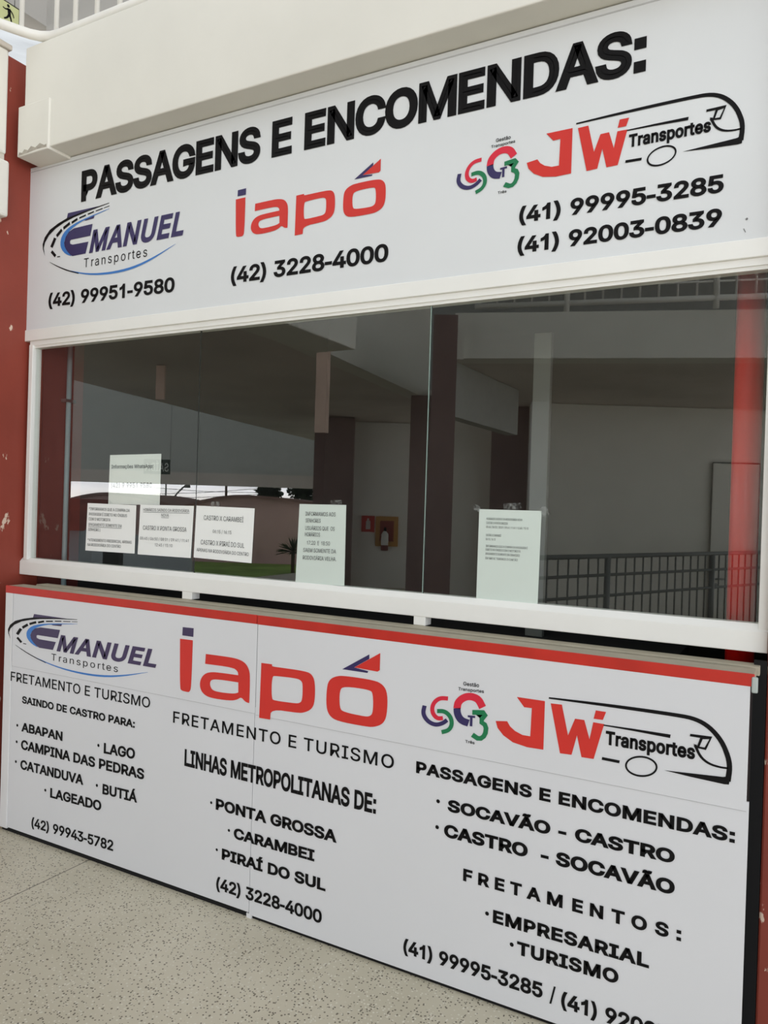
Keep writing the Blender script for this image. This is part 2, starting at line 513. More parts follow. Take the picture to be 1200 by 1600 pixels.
# letter outlines: character, advance, contours of x,y points (capitals are 509 units tall)
GLYPHS = """
( 273 89,207 92,264 101,324 114,384 132,441 153,494 177,539 236,539 212,485 191,428 174,370 161,313 154,258 151,207 154,161 160,115 172,67 188,16 209,-38 236,-96 177,-96 139,-21 111,55 95,131
) 273 37,-96 64,-37 86,18 102,69 113,116 120,162 122,207 119,258 112,313 99,370 82,428 62,485 37,539 97,539 121,494 142,441 159,384 173,323 181,264 184,207 178,130 161,53 134,-22 97,-96
* 453 201,223 206,331 114,272 89,315 186,365 89,415 114,459 206,400 201,509 250,509 246,400 337,459 362,415 266,365 362,315 337,272 246,331 250,223
, 188 38,-119 68,71 137,71 84,-119
- 246 34,160 34,216 212,216 212,160
. 188 95,-4 78,-1 63,9 53,24 50,41 53,59 63,73 78,83 95,87 113,83 128,73 138,59 141,41 138,24 128,9 113,-1
/ 249 235,533 71,-76 14,-76 178,533
0 453 227,-7 174,1 130,24 95,62 69,113 53,178 48,254 53,330 69,395 95,447 130,484 174,508 227,516 279,508 323,484 358,447 384,395 400,330 405,254 400,178 384,113 359,62 323,24 279,1|227,50 261,56 290,74 313,103 330,144 340,194 344,254 340,314 330,365 313,405 290,435 261,453 227,460 192,453 163,435 140,405 123,365 113,314 109,254 113,194 123,144 140,103 163,74 192,56
1 420 276,0 212,0 212,394 176,363 132,339 92,325 92,383 140,405 182,437 212,472 228,512 276,512
2 453 64,0 64,47 234,229 282,282 299,305 311,327 318,348 320,371 317,397 308,419 293,436 273,449 250,457 224,460 196,457 172,447 153,433 139,413 130,390 127,362 66,362 71,405 86,442 111,473 143,496 182,511 225,516 268,511 306,497 337,474 361,445 376,411 381,372 378,345 371,318 357,290 336,259 267,180 153,60 153,57 389,57 389,0
3 453 218,-7 173,-3 133,10 98,30 70,57 52,91 44,132 109,132 115,107 126,87 144,71 165,59 191,52 219,50 248,53 275,61 297,74 315,93 325,116 329,145 326,172 316,196 299,217 275,234 242,244 201,248 157,248 157,299 288,448 288,452 70,452 70,509 372,509 372,461 211,278 211,289 264,288 308,276 344,253 371,222 387,186 393,145 387,103 370,66 344,36 309,12 266,-2
4 453 40,105 40,158 247,509 311,509 109,166 109,163 413,163 413,105|282,0 282,121 282,146 282,318 343,318 343,0
5 453 221,-7 178,-2 140,11 108,32 83,60 66,93 60,130 122,130 127,108 138,89 154,73 173,60 196,52 221,50 250,53 276,64 298,82 314,104 324,131 328,162 324,193 314,221 297,244 275,262 248,273 218,277 192,275 167,268 145,258 128,246 67,253 96,509 366,509 366,452 151,452 134,301 136,301 155,315 178,325 203,331 229,334 263,330 294,321 321,306 345,285 364,260 379,231 388,199 391,163 385,117 369,76 343,41 309,15 268,-1
6 453 226,-7 182,-1 142,15 109,40 84,74 69,115 64,162 68,199 80,239 102,285 137,340 252,509 322,509 151,261 145,261 154,275 165,288 179,299 196,307 214,312 235,314 278,309 316,295 346,271 370,240 384,201 389,157 384,112 368,73 343,39 310,14 271,-2|226,48 254,52 279,63 299,79 314,101 324,128 327,157 324,187 314,213 299,235 279,251 254,262 226,265 198,262 174,252 153,235 138,214 128,188 125,158 128,128 138,102 153,79 174,63 198,52
7 453 97,0 323,448 323,452 62,452 62,509 391,509 391,449 165,0
8 453 226,-7 178,-2 136,11 101,33 74,62 57,96 52,135 55,166 65,195 81,220 101,241 125,256 153,265 153,267 119,282 93,308 76,342 70,380 75,417 90,450 114,477 146,498 184,511 226,516 269,511 306,498 337,477 361,450 377,417 382,380 376,342 359,308 333,282 300,267 300,265 327,256 351,241 372,220 387,195 397,166 401,135 395,96 378,62 352,33 317,11 275,-2|226,49 258,52 285,60 307,74 323,91 333,113 337,139 333,165 322,189 305,208 283,223 256,232 226,235 196,232 169,223 147,208 130,189 119,165 115,139 119,113 129,91 145,74 167,60 195,52|226,290 252,292 274,300 293,313 307,330 316,351 319,376 316,399 308,420 294,437 275,449 252,457 226,460 200,457 177,449 159,437 145,420 136,399 133,376 136,351 145,330 159,313 178,300 201,292
9 453 226,516 271,510 310,494 343,468 368,434 384,393 389,347 385,309 373,270 350,224 315,168 200,0 130,0 301,248 307,248 299,234 287,221 273,210 257,202 238,196 218,195 175,199 137,214 106,237 83,269 68,307 64,352 69,397 85,436 110,469 143,494 182,510|226,460 199,457 174,446 154,429 138,407 129,381 125,352 129,322 138,295 154,274 174,257 199,247 226,243 254,247 279,257 299,273 314,295 324,321 327,350 324,381 314,407 299,429 279,446 254,457
: 200 62,0 62,76 138,76 138,0|62,290 62,366 138,366 138,290
A 480 16,0 201,509 276,509 463,0 395,0 287,302 264,372 232,478 245,478 213,371 191,302 85,0|110,142 110,199 370,199 370,142
B 456 60,0 60,509 241,509 289,504 329,491 359,469 381,442 394,410 398,374 395,344 387,320 373,301 356,286 336,275 315,267 315,262 339,257 363,245 385,227 402,203 414,173 418,136 413,100 400,67 377,39 344,18 301,4 247,0|125,57 245,57 296,63 330,80 349,105 355,137 352,161 342,184 327,203 306,218 279,228 248,231 125,231|125,285 238,285 265,288 288,296 308,309 323,326 333,348 336,372 330,403 313,429 283,446 240,452 125,452
C 510 267,-7 205,1 150,25 104,63 70,115 48,179 40,254 48,329 70,393 104,445 150,484 205,508 267,516 305,513 340,504 373,490 402,471 427,447 448,418 463,385 473,348 408,348 401,373 389,395 375,413 357,428 337,440 315,449 292,454 267,456 223,450 184,432 150,403 125,364 109,314 103,254 109,194 125,145 151,105 184,76 223,59 267,53 292,55 315,60 337,69 357,81 375,96 389,114 401,136 408,160 473,160 463,124 448,91 428,62 402,38 373,19 341,5 305,-4
D 502 219,0 96,0 96,57 215,57 272,63 318,81 354,110 379,149 394,198 399,255 394,312 379,361 354,399 320,428 275,446 221,452 93,452 93,509 225,509 294,501 353,478 399,441 433,391 455,329 462,255 455,181 433,119 398,68 351,31 291,8|125,509 125,0 60,0 60,509
E 419 60,0 60,509 372,509 372,452 125,452 125,286 355,286 355,229 125,229 125,57 375,57 375,0
F 410 60,0 60,509 369,509 369,452 125,452 125,278 346,278 346,221 125,221 125,0
G 520 269,-7 205,1 149,25 104,64 69,116 47,179 40,254 47,329 69,393 103,445 149,484 203,508 265,516 304,513 340,504 374,489 403,469 429,445 449,416 465,384 474,349 408,349 399,372 387,393 373,411 356,427 337,439 315,448 291,454 265,456 222,450 183,432 150,404 125,364 109,314 103,254 109,194 125,145 151,105 184,76 224,59 269,53 309,57 345,71 374,93 396,123 410,160 415,202 434,199 283,199 283,256 478,256 478,200 471,141 451,91 419,50 377,19 326,0
H 517 60,0 60,509 125,509 125,289 392,289 392,509 457,509 457,0 392,0 392,232 125,232 125,0
I 301 31,0 31,57 118,57 118,452 31,452 31,509 269,509 269,452 183,452 183,57 269,57 269,0
J 396 185,-7 124,3 75,33 44,81 33,145 33,173 98,173 98,145 104,104 122,74 149,56 185,50 220,56 248,74 266,104 272,145 272,509 336,509 336,145 326,81 294,33 246,3
L 393 60,0 60,509 125,509 125,57 361,57 361,0
M 628 60,0 60,509 152,509 277,187 287,159 299,123 311,84 322,49 307,49 318,83 330,121 342,158 352,187 476,509 568,509 568,0 504,0 504,291 504,327 505,369 506,413 507,457 513,457 498,409 482,363 467,322 456,291 342,0 286,0 170,291 159,321 145,361 129,408 112,457 119,457 120,416 121,372 122,328 122,291 122,0
N 523 60,0 60,509 136,509 343,183 363,151 388,107 414,55 405,54 401,108 399,157 399,195 399,509 463,509 463,0 387,0 202,290 177,331 148,381 108,452 119,454 122,384 124,328 125,291 125,0
O 533 267,-7 205,1 150,25 105,63 70,115 48,179 40,254 48,329 70,393 105,445 150,484 205,508 267,516 329,508 384,484 429,445 464,393 486,329 493,254 486,179 464,115 429,63 384,25 329,1|267,53 310,59 349,76 383,105 408,144 425,194 430,254 425,314 408,365 383,404 349,433 310,450 267,456 223,450 184,433 151,404 125,364 109,314 103,254 109,194 125,144 151,105 184,76 223,59
P 445 60,0 60,509 235,509 289,503 332,487 366,462 390,430 404,391 409,348 404,304 390,265 366,233 332,207 289,191 235,186 109,186 109,242 233,242 269,246 297,256 318,272 333,294 342,319 344,348 342,376 333,402 318,423 297,439 268,449 232,452 125,452 125,0
Q 533 245,159 313,159 369,85 384,65 468,-48 401,-48 346,27 331,46|267,-7 205,1 150,25 105,63 70,115 48,179 40,254 48,329 70,393 105,445 150,484 205,508 267,516 329,508 384,484 429,445 464,393 486,329 493,254 486,179 464,115 429,63 384,25 329,1|267,53 310,59 349,76 383,105 408,144 425,194 430,254 425,314 408,365 383,404 349,433 310,450 267,456 223,450 184,433 151,404 125,364 109,314 103,254 109,194 125,144 151,105 184,76 223,59
R 449 60,0 60,509 236,509 290,504 333,489 367,465 390,433 405,395 409,352 405,309 390,271 367,240 333,217 289,203 236,198 96,198 96,255 234,255 269,258 298,267 319,281 334,300 342,324 345,352 342,380 334,405 319,425 298,440 269,449 233,452 125,452 125,0|353,0 230,229 303,229 428,0
S 447 224,-9 172,-4 128,9 91,31 64,60 46,96 38,137 104,137 110,110 123,88 142,71 166,59 194,52 224,49 257,52 286,60 311,74 329,92 341,114 346,139 342,161 332,179 316,193 296,205 245,222 184,239 128,260 86,289 60,326 52,372 58,413 75,448 102,476 138,498 180,511 227,516 275,511 316,498 351,476 377,449 394,415 401,378 337,378 326,412 302,437 267,453 225,459 194,456 167,448 145,435 129,418 118,398 115,376 119,352 131,334 148,319 169,308 212,293 264,279 312,264 336,252 359,238 379,220 395,198 405,171 408,139 403,99 386,64 360,34 323,11 278,-4
T 449 32,452 32,509 417,509 417,452 257,452 257,0 193,0 193,452
U 517 259,-8 203,-2 154,15 114,43 85,80 66,124 60,173 60,509 124,509 124,178 128,144 141,113 160,87 187,68 220,56 259,52 298,56 331,68 357,87 377,113 389,144 393,178 393,509 457,509 457,173 451,124 433,80 403,43 363,15 315,-2
V 480 204,0 16,509 84,509 192,206 215,137 248,31 235,31 267,138 290,206 395,509 463,509 278,0
W 686 155,0 16,509 82,509 163,196 175,145 187,94 197,40 189,40 200,94 211,145 224,196 306,509 380,509 462,196 474,145 486,94 497,40 488,40 499,94 510,145 523,196 603,509 670,509 530,0 455,0 368,323 351,391 336,475 350,475 335,395 318,323 230,0
X 474 18,0 217,284 217,236 29,509 104,509 178,400 204,361 223,329 243,292 232,292 252,329 272,361 298,400 374,509 446,509 259,239 259,287 456,0 382,0 292,129 268,165 250,195 230,231 244,231 225,196 206,166 182,129 91,0
Z 438 42,0 42,46 273,385 306,431 341,476 348,454 285,452 223,452 40,452 40,509 397,509 397,462 169,129 134,81 97,33 90,54 152,57 214,57 399,57 399,0
a 389 160,-9 126,-5 94,5 68,22 48,45 35,73 30,108 34,138 43,161 58,179 78,193 100,203 125,211 178,220 234,227 252,230 265,235 273,243 276,255 276,257 273,279 267,297 256,311 240,322 220,329 196,331 171,329 149,322 132,313 118,301 107,288 100,274 41,291 57,322 79,346 104,364 133,375 163,382 194,384 239,379 263,372 286,360 306,343 322,320 333,290 337,251 337,0 277,0 277,52 272,52 252,25 236,12 215,1 190,-6|170,45 202,49 228,59 248,74 263,93 272,115 276,138 276,190 259,182 231,176 200,171 175,168 134,159 117,150 103,139 95,124 92,105 94,87 102,72 114,61 130,52 149,47
b 424 229,-8 198,-5 172,4 153,17 138,31 118,59 112,59 112,0 53,0 53,509 114,509 114,319 118,319 137,346 152,360 171,373 197,381 229,384 274,378 313,361 345,332 370,293 385,245 390,189 385,133 370,84 346,45 313,16 274,-2|220,47 253,51 279,66 301,88 316,117 325,151 328,189 325,227 316,261 301,290 280,311 253,325 220,330 188,325 161,312 140,291 125,263 116,229 113,189 116,150 125,115 140,86 162,65 188,51
c 396 207,-8 159,-2 117,16 82,46 56,85 40,133 34,187 40,243 56,291 82,330 117,360 159,378 207,384 234,383 260,377 284,368 305,356 324,341 340,322 353,301 362,277 303,262 290,289 270,311 242,325 207,330 173,325 145,310 124,287 108,258 99,224 96,187 99,151 108,117 124,89 145,66 173,51 207,46 243,52 271,66 292,89 304,117 363,102 354,78 341,56 325,37 306,21 285,9 261,-1 235,-6
d 424 195,-8 151,-2 111,16 79,45 55,84 39,133 34,189 39,245 55,293 79,332 112,361 151,378 196,384 228,381 253,373 272,360 287,346 306,319 311,319 311,509 372,509 372,0 313,0 313,59 307,59 287,31 272,17 252,4 227,-5|205,47 236,51 263,65 284,86 299,115 309,150 312,189 309,229 300,263 284,291 263,312 237,325 205,330 172,325 145,311 124,290 108,261 99,227 96,189 99,151 109,117 124,88 145,66 172,51
e 404 212,-8 161,-2 117,16 82,46 56,85 40,132 34,187 39,242 55,290 81,329 115,359 157,378 205,384 236,382 266,374 294,361 319,341 341,315 357,282 368,242 371,194 371,169 75,169 75,221 338,221 310,202 307,237 298,269 283,294 263,314 237,326 205,330 173,326 146,313 125,294 109,270 99,241 96,211 96,178 100,139 110,106 128,80 151,61 179,50 212,46 234,48 254,53 271,61 285,73 297,88 306,105 365,91 353,63 335,39 311,19 283,4 249,-5
f 254 228,379 228,327 6,327 6,379|81,0 81,432 84,461 96,486 113,505 135,519 161,527 187,530 222,527 243,521 227,468 215,472 195,474 171,470 154,460 145,443 142,419 142,0
g 425 207,-151 168,-148 134,-140 105,-127 82,-110 64,-91 51,-69 101,-41 122,-66 136,-78 154,-88 178,-95 207,-97 249,-92 282,-75 304,-47 311,-6 311,68 306,68 287,41 272,28 252,16 227,8 195,5 152,10 113,27 80,53 55,90 39,136 34,191 39,246 55,293 80,332 112,361 152,378 196,384 228,382 253,373 273,360 288,346 308,319 313,319 313,379 372,379 372,-9 367,-54 350,-90 324,-117 291,-136 251,-147|205,59 237,63 264,75 285,95 300,121 309,154 312,193 309,231 300,264 285,291 264,312 237,325 205,330 172,325 145,312 124,290 109,262 99,229 96,193 99,155 109,123 124,96 145,76 172,63
h 410 114,227 114,0 53,0 53,509 114,509 114,287 102,287 124,332 152,362 187,379 227,384 264,380 295,369 321,349 341,321 353,285 357,240 357,0 296,0 296,235 290,275 273,304 246,323 210,329 184,326 161,317 141,303 126,283 117,257
i 167 53,0 53,379 114,379 114,0|84,443 67,446 54,455 44,468 41,483 44,499 54,512 67,521 84,524 100,521 114,512 123,499 126,483 123,468 114,455 100,446
j 167 53,379 114,379 114,-30 111,-63 102,-90 86,-113 65,-129 37,-139 4,-143 -10,-143 -10,-87 2,-87 25,-83 40,-72 50,-54 53,-29|83,443 67,446 53,455 44,468 41,483 44,499 53,512 67,521 83,524 100,521 114,512 123,499 126,483 123,468 114,455 100,446
l 189 139,-2 101,3 74,20 58,47 53,84 53,509 114,509 114,99 115,77 120,62 130,54 146,52 160,53 170,54 181,3 162,-1
m 610 53,0 53,379 112,379 112,295 108,295 118,323 132,346 151,363 172,376 195,384 219,386 257,380 287,361 309,331 321,295 312,295 322,321 337,343 357,361 381,375 407,383 437,386 468,383 497,372 522,354 541,328 553,296 557,255 557,0 496,0 496,254 490,289 473,313 447,326 419,330 395,328 374,320 358,307 345,290 338,270 335,247 335,0 274,0 274,260 269,288 253,311 229,326 199,330 178,328 158,320 140,307 126,289 117,266 114,238 114,0
n 410 114,227 114,0 53,0 53,379 112,379 112,287 102,287 124,332 152,362 187,379 227,384 264,380 295,369 321,349 341,321 353,285 357,240 357,0 296,0 296,235 290,275 273,304 246,323 210,329 184,326 161,317 141,303 126,283 117,257
o 415 207,-8 159,-2 117,16 82,46 56,85 40,133 34,187 40,243 56,291 82,330 117,360 159,378 207,384 256,378 299,360 333,330 359,291 376,243 381,187 376,133 359,85 333,46 299,16 256,-2|207,46 242,51 270,66 292,89 307,117 316,151 319,187 316,224 307,258 292,287 270,310 242,325 207,330 173,325 145,310 124,287 108,258 99,224 96,187 99,151 108,117 124,89 145,66 173,51
p 424 53,-143 53,379 112,379 112,319 118,319 137,346 152,360 171,373 197,381 229,384 274,378 313,361 345,332 370,293 385,245 390,189 385,133 370,84 346,45 313,16 274,-2 229,-8 198,-5 173,4 153,17 138,31 118,59 114,59 114,-143|220,47 253,51 279,66 301,88 316,117 325,151 328,189 325,227 316,261 301,290 280,311 253,325 220,330 188,325 161,312 140,291 125,263 116,229 113,189 116,150 125,115 140,86 162,65 188,51
r 259 53,0 53,379 112,379 112,321 115,321 130,347 152,367 181,380 213,385 229,384 243,384 243,322 230,324 207,326 182,323 159,315 140,301 126,284 117,262 114,237 114,0
s 365 182,-8 145,-5 112,3 84,18 62,38 45,63 36,94 94,107 105,79 124,60 150,49 181,45 217,50 244,62 262,81 268,103 265,121 254,136 237,147 212,155 149,170 104,186 72,208 53,237 47,274 51,305 65,332 87,354 115,370 149,381 187,384 223,381 254,372 279,358 299,339 314,316 324,290 268,277 258,298 243,316 219,328 187,333 156,329 131,317 114,299 109,277 112,258 124,243 144,232 172,223 229,209 275,194 306,171 325,142 331,107 326,75 312,47 290,24 260,6 223,-5
t 227 204,379 204,327 6,327 6,379|65,471 126,471 126,98 128,76 136,61 150,53 170,50 185,51 202,54 213,2 192,-3 168,-4 125,2 92,21 72,52 65,93
u 410 182,-5 146,-1 115,11 89,31 69,59 57,95 53,139 53,379 114,379 114,144 119,105 137,75 164,56 200,50 226,53 249,62 268,77 283,97 293,122 296,153 296,379 357,379 357,0 298,0 298,92 307,92 286,47 257,17 222,0
v 389 163,0 17,379 84,379 165,155 187,87 206,21 184,21 203,87 224,155 305,379 371,379 226,0
w 567 138,0 23,379 87,379 133,214 154,137 175,41 165,41 186,135 206,214 252,379 316,379 362,214 382,136 402,41 391,41 413,135 434,214 480,379 545,379 429,0 368,0 319,172 305,225 291,280 277,338 291,338 277,280 263,225 248,172 199,0
y 389 47,-139 61,-86 71,-87 88,-90 104,-89 118,-84 130,-74 141,-58 151,-36 163,-1 17,379 84,379 165,155 187,87 206,21 184,21 202,87 224,155 305,379 371,379 204,-58 191,-85 177,-107 159,-124 139,-136 117,-143 91,-145 65,-143
Á 480 16,0 201,509 276,509 463,0 395,0 287,302 264,372 232,478 245,478 213,371 191,302 85,0|110,142 110,199 370,199 370,142|213,558 260,659 329,659 263,558
Ã 480 16,0 201,509 276,509 463,0 395,0 287,302 264,372 232,478 245,478 213,371 191,302 85,0|110,142 110,199 370,199 370,142|284,576 260,580 237,590 217,600 201,604 194,602 188,595 183,577 141,577 145,605 155,628 172,643 196,648 220,643 241,633 260,623 278,619 285,621 291,625 297,646 339,646 334,618 324,595 307,580
Ç 510 267,-7 205,1 150,25 104,63 70,115 48,179 40,254 48,329 70,393 104,445 150,484 205,508 267,516 305,513 340,504 373,490 402,471 427,447 448,418 463,385 473,348 408,348 401,373 389,395 375,413 357,428 337,440 315,449 292,454 267,456 223,450 184,432 150,403 125,364 109,314 103,254 109,194 125,145 151,105 184,76 223,59 267,53 292,55 315,60 337,69 357,81 375,96 389,114 401,136 408,160 473,160 463,124 448,91 428,62 402,38 373,19 341,5 305,-4|228,-146 228,-110 268,-110 284,-109 294,-105 300,-98 302,-88 300,-77 294,-71 284,-67 268,-66 240,-66 251,13 283,13 283,-3 283,-33 312,-37 332,-47 344,-64 348,-88 343,-114 328,-132 304,-143 269,-146
É 419 60,0 60,509 372,509 372,452 125,452 125,286 355,286 355,229 125,229 125,57 375,57 375,0|191,558 239,659 307,659 241,558
Ê 419 60,0 60,509 372,509 372,452 125,452 125,286 355,286 355,229 125,229 125,57 375,57 375,0|169,565 109,565 109,567 189,659 247,659 327,567 327,565 266,565 218,624
Í 301 31,0 31,57 118,57 118,452 31,452 31,509 269,509 269,452 183,452 183,57 269,57 269,0|124,558 171,659 240,659 174,558
Ô 533 267,-7 205,1 150,25 105,63 70,115 48,179 40,254 48,329 70,393 105,445 150,484 205,508 267,516 329,508 384,484 429,445 464,393 486,329 493,254 486,179 464,115 429,63 384,25 329,1|267,53 310,59 349,76 383,105 408,144 425,194 430,254 425,314 408,365 383,404 349,433 310,450 267,456 223,450 184,433 151,404 125,364 109,314 103,254 109,194 125,144 151,105 184,76 223,59|218,565 158,565 158,567 238,659 296,659 377,567 377,565 315,565 267,624
Õ 533 267,-7 205,1 150,25 105,63 70,115 48,179 40,254 48,329 70,393 105,445 150,484 205,508 267,516 329,508 384,484 429,445 464,393 486,329 493,254 486,179 464,115 429,63 384,25 329,1|267,53 310,59 349,76 383,105 408,144 425,194 430,254 425,314 408,365 383,404 349,433 310,450 267,456 223,450 184,433 151,404 125,364 109,314 103,254 109,194 125,144 151,105 184,76 223,59|312,576 287,580 264,590 244,600 229,604 221,602 216,595 211,577 168,577 172,605 182,628 199,643 223,648 248,643 269,633 288,623 305,619 313,621 318,625 324,646 366,646 362,618 351,595 334,580
á 389 160,-9 126,-5 94,5 68,22 48,45 35,73 30,108 34,138 43,161 58,179 78,193 100,203 125,211 178,220 234,227 252,230 265,235 273,243 276,255 276,257 273,279 267,297 256,311 240,322 220,329 196,331 171,329 149,322 132,313 118,301 107,288 100,274 41,291 57,322 79,346 104,364 133,375 163,382 194,384 239,379 263,372 286,360 306,343 322,320 333,290 337,251 337,0 277,0 277,52 272,52 252,25 236,12 215,1 190,-6|170,45 202,49 228,59 248,74 263,93 272,115 276,138 276,190 259,182 231,176 200,171 175,168 134,159 117,150 103,139 95,124 92,105 94,87 102,72 114,61 130,52 149,47|162,429 210,529 278,529 212,429
ã 389 160,-9 126,-5 94,5 68,22 48,45 35,73 30,108 34,138 43,161 58,179 78,193 100,203 125,211 178,220 234,227 252,230 265,235 273,243 276,255 276,257 273,279 267,297 256,311 240,322 220,329 196,331 171,329 149,322 132,313 118,301 107,288 100,274 41,291 57,322 79,346 104,364 133,375 163,382 194,384 239,379 263,372 286,360 306,343 322,320 333,290 337,251 337,0 277,0 277,52 272,52 252,25 236,12 215,1 190,-6|170,45 202,49 228,59 248,74 263,93 272,115 276,138 276,190 259,182 231,176 200,171 175,168 134,159 117,150 103,139 95,124 92,105 94,87 102,72 114,61 130,52 149,47|234,446 209,450 186,460 166,470 151,475 143,472 138,466 133,448 90,448 94,476 104,498 121,513 145,518 170,514 191,504 210,494 227,490 235,491 240,496 247,517 288,517 284,488 273,466 256,451
ç 396 207,-8 159,-2 117,16 82,46 56,85 40,133 34,187 40,243 56,291 82,330 117,360 159,378 207,384 234,383 260,377 284,368 305,356 324,341 340,322 353,301 362,277 303,262 290,289 270,311 242,325 207,330 173,325 145,310 124,287 108,258 99,224 96,187 99,151 108,117 124,89 145,66 173,51 207,46 243,52 271,66 292,89 304,117 363,102 354,78 341,56 325,37 306,21 285,9 261,-1 235,-6|169,-143 169,-107 210,-107 226,-106 236,-102 241,-95 243,-84 241,-74 236,-67 226,-63 210,-62 182,-62 192,16 224,16 224,0 224,-29 253,-34 273,-44 285,-61 289,-85 284,-111 270,-129 245,-139 210,-143
é 404 212,-8 161,-2 117,16 82,46 56,85 40,132 34,187 39,242 55,290 81,329 115,359 157,378 205,384 236,382 266,374 294,361 319,341 341,315 357,282 368,242 371,194 371,169 75,169 75,221 338,221 310,202 307,237 298,269 283,294 263,314 237,326 205,330 173,326 146,313 125,294 109,270 99,241 96,211 96,178 100,139 110,106 128,80 151,61 179,50 212,46 234,48 254,53 271,61 285,73 297,88 306,105 365,91 353,63 335,39 311,19 283,4 249,-5|177,429 225,529 293,529 227,429
ê 404 212,-8 161,-2 117,16 82,46 56,85 40,132 34,187 39,242 55,290 81,329 115,359 157,378 205,384 236,382 266,374 294,361 319,341 341,315 357,282 368,242 371,194 371,169 75,169 75,221 338,221 310,202 307,237 298,269 283,294 263,314 237,326 205,330 173,326 146,313 125,294 109,270 99,241 96,211 96,178 100,139 110,106 128,80 151,61 179,50 212,46 234,48 254,53 271,61 285,73 297,88 306,105 365,91 353,63 335,39 311,19 283,4 249,-5|155,435 95,435 95,438 175,529 233,529 313,438 313,435 252,435 204,495
õ 415 207,-8 159,-2 117,16 82,46 56,85 40,133 34,187 40,243 56,291 82,330 117,360 159,378 207,384 256,378 299,360 333,330 359,291 376,243 381,187 376,133 359,85 333,46 299,16 256,-2|207,46 242,51 270,66 292,89 307,117 316,151 319,187 316,224 307,258 292,287 270,310 242,325 207,330 173,325 145,310 124,287 108,258 99,224 96,187 99,151 108,117 124,89 145,66 173,51|252,446 227,450 204,460 185,470 169,475 161,472 156,466 151,448 108,448 112,476 123,498 139,513 163,518 188,514 209,504 228,494 245,490 253,491 258,496 265,517 306,517 302,488 291,466 274,451
"""
CAP, SPACE = 509.0, 188.0
FONT = {}
for ln_ in GLYPHS.strip().split('\n'):
    ch_, adv_, rest_ = ln_.split(' ', 2)
    FONT[ch_] = (float(adv_), [[tuple(float(k) for k in p.split(',')) for p in c_.split(' ')] for c_ in rest_.split('|')])
_fill = {}


def area(c):
    return sum(c[i - 1][0] * c[i][1] - c[i][0] * c[i - 1][1] for i in range(len(c))) / 2


def inside(p, c):
    r = False
    for i in range(len(c)):
        a, b = c[i - 1], c[i]
        if (a[1] > p[1]) != (b[1] > p[1]) and p[0] < (b[0] - a[0]) * (p[1] - a[1]) / (b[1] - a[1]) + a[0]:
            r = not r
    return r


def glyph_fill(ch):
    if ch not in _fill:
        V, F = [], []
        cont = FONT[ch][1]
        for outer in [c for c in cont if area(c) < 0]:
            holes = [c for c in cont if area(c) > 0 and inside(c[0], outer)]
            cu = bpy.data.curves.new('c', 'CURVE')
            cu.dimensions = '2D'
            cu.fill_mode = 'BOTH'
            for p in [outer] + holes:
                sp_ = cu.splines.new('POLY')
                sp_.points.add(len(p) - 1)
                for i, a in enumerate(p):
                    sp_.points[i].co = (a[0], a[1], 0, 1)
                sp_.use_cyclic_u = True
            me = curve_to_mesh(cu)
            o = len(V)
            lay_ = 0.25 if o else 0.0
            V += [(v.co.x, v.co.y, lay_) for v in me.vertices]
            F += [tuple(i + o for i in q.vertices) for q in me.polygons]
            bpy.data.meshes.remove(me)
        _fill[ch] = (V, F)
    return _fill[ch]


def text_mesh(s, weight, space, shear, word=1.0):
    """one mesh of a line of lettering; weight thickens every stroke"""
    V, F = [], []
    x = 0.0
    w = weight * 700.0
    for ch in s:
        if ch == ' ':
            x += SPACE * space * word + 0.9 * w
            continue
        adv, cont = FONT[ch]
        vs_, fs = glyph_fill(ch)
        o = len(V)
        V += [(p[0] + x, p[1], p[2]) for p in vs_]
        F += [tuple(i + o for i in f) for f in fs]
        if w:
            for ci, c in enumerate(cont):
                n = len(c)
                offs = []
                for i in range(n):
                    p0, p1, p2 = c[i - 1], c[i], c[(i + 1) % n]
                    d1 = (p1[0] - p0[0], p1[1] - p0[1])
                    d2 = (p2[0] - p1[0], p2[1] - p1[1])
                    l1, l2 = math.hypot(*d1) or 1, math.hypot(*d2) or 1
                    n1, n2 = (-d1[1] / l1, d1[0] / l1), (-d2[1] / l2, d2[0] / l2)
                    mx_, my_ = n1[0] + n2[0], n1[1] + n2[1]
                    q_ = mx_ * mx_ + my_ * my_
                    k = 2.0 / q_ if q_ > 0.5 else 1.4 / math.sqrt(max(q_, 1e-4))
                    k = min(k, 2.0 / max(math.sqrt(q_), 1e-3))
                    offs.append((mx_ * k * w, my_ * k * w))
                o = len(V)
                for i in range(n):
                    V.append((c[i][0] + offs[i][0] + x, c[i][1] + offs[i][1], 1.0 + 0.4 * ci))
                    V.append((c[i][0] - offs[i][0] + x, c[i][1] - offs[i][1], 1.0 + 0.4 * ci))
                for i in range(n):
                    j = (i + 1) % n
                    F.append((o + 2 * i, o + 2 * i + 1, o + 2 * j + 1, o + 2 * j))
        x += adv * space + 1.0 * w
    me = bpy.data.meshes.new('lettering')
    me.from_pydata([(p[0] + p[1] * shear, p[1], p[2]) for p in V], [], F)
    return me


def cap_height(weight):
    return (-weight * 700.0, CAP + weight * 700.0)


def lay_text(name, s, ma, parent, y, x0, z0, x1, z1, h, weight=0.0, space=1.0, shear=0.0, word=1.0):
    """letters whose baseline runs (x0, z0)-(x1, z1) on plane y with capitals h tall"""
    me = text_mesh(s, weight, space, shear, word)
    lo, hi = cap_height(weight)
    us = [v.co.x for v in me.vertices]
    u0, u1 = min(us), max(us)
    for v in me.vertices:
        t = (v.co.x - u0) / (u1 - u0)
        w = (v.co.y - lo) / (hi - lo)
        v.co = Vector((x0 + t * (x1 - x0), y - 0.00025 * v.co.z, z0 + t * (z1 - z0) + w * h))
    return link(name, me, parent, ma)


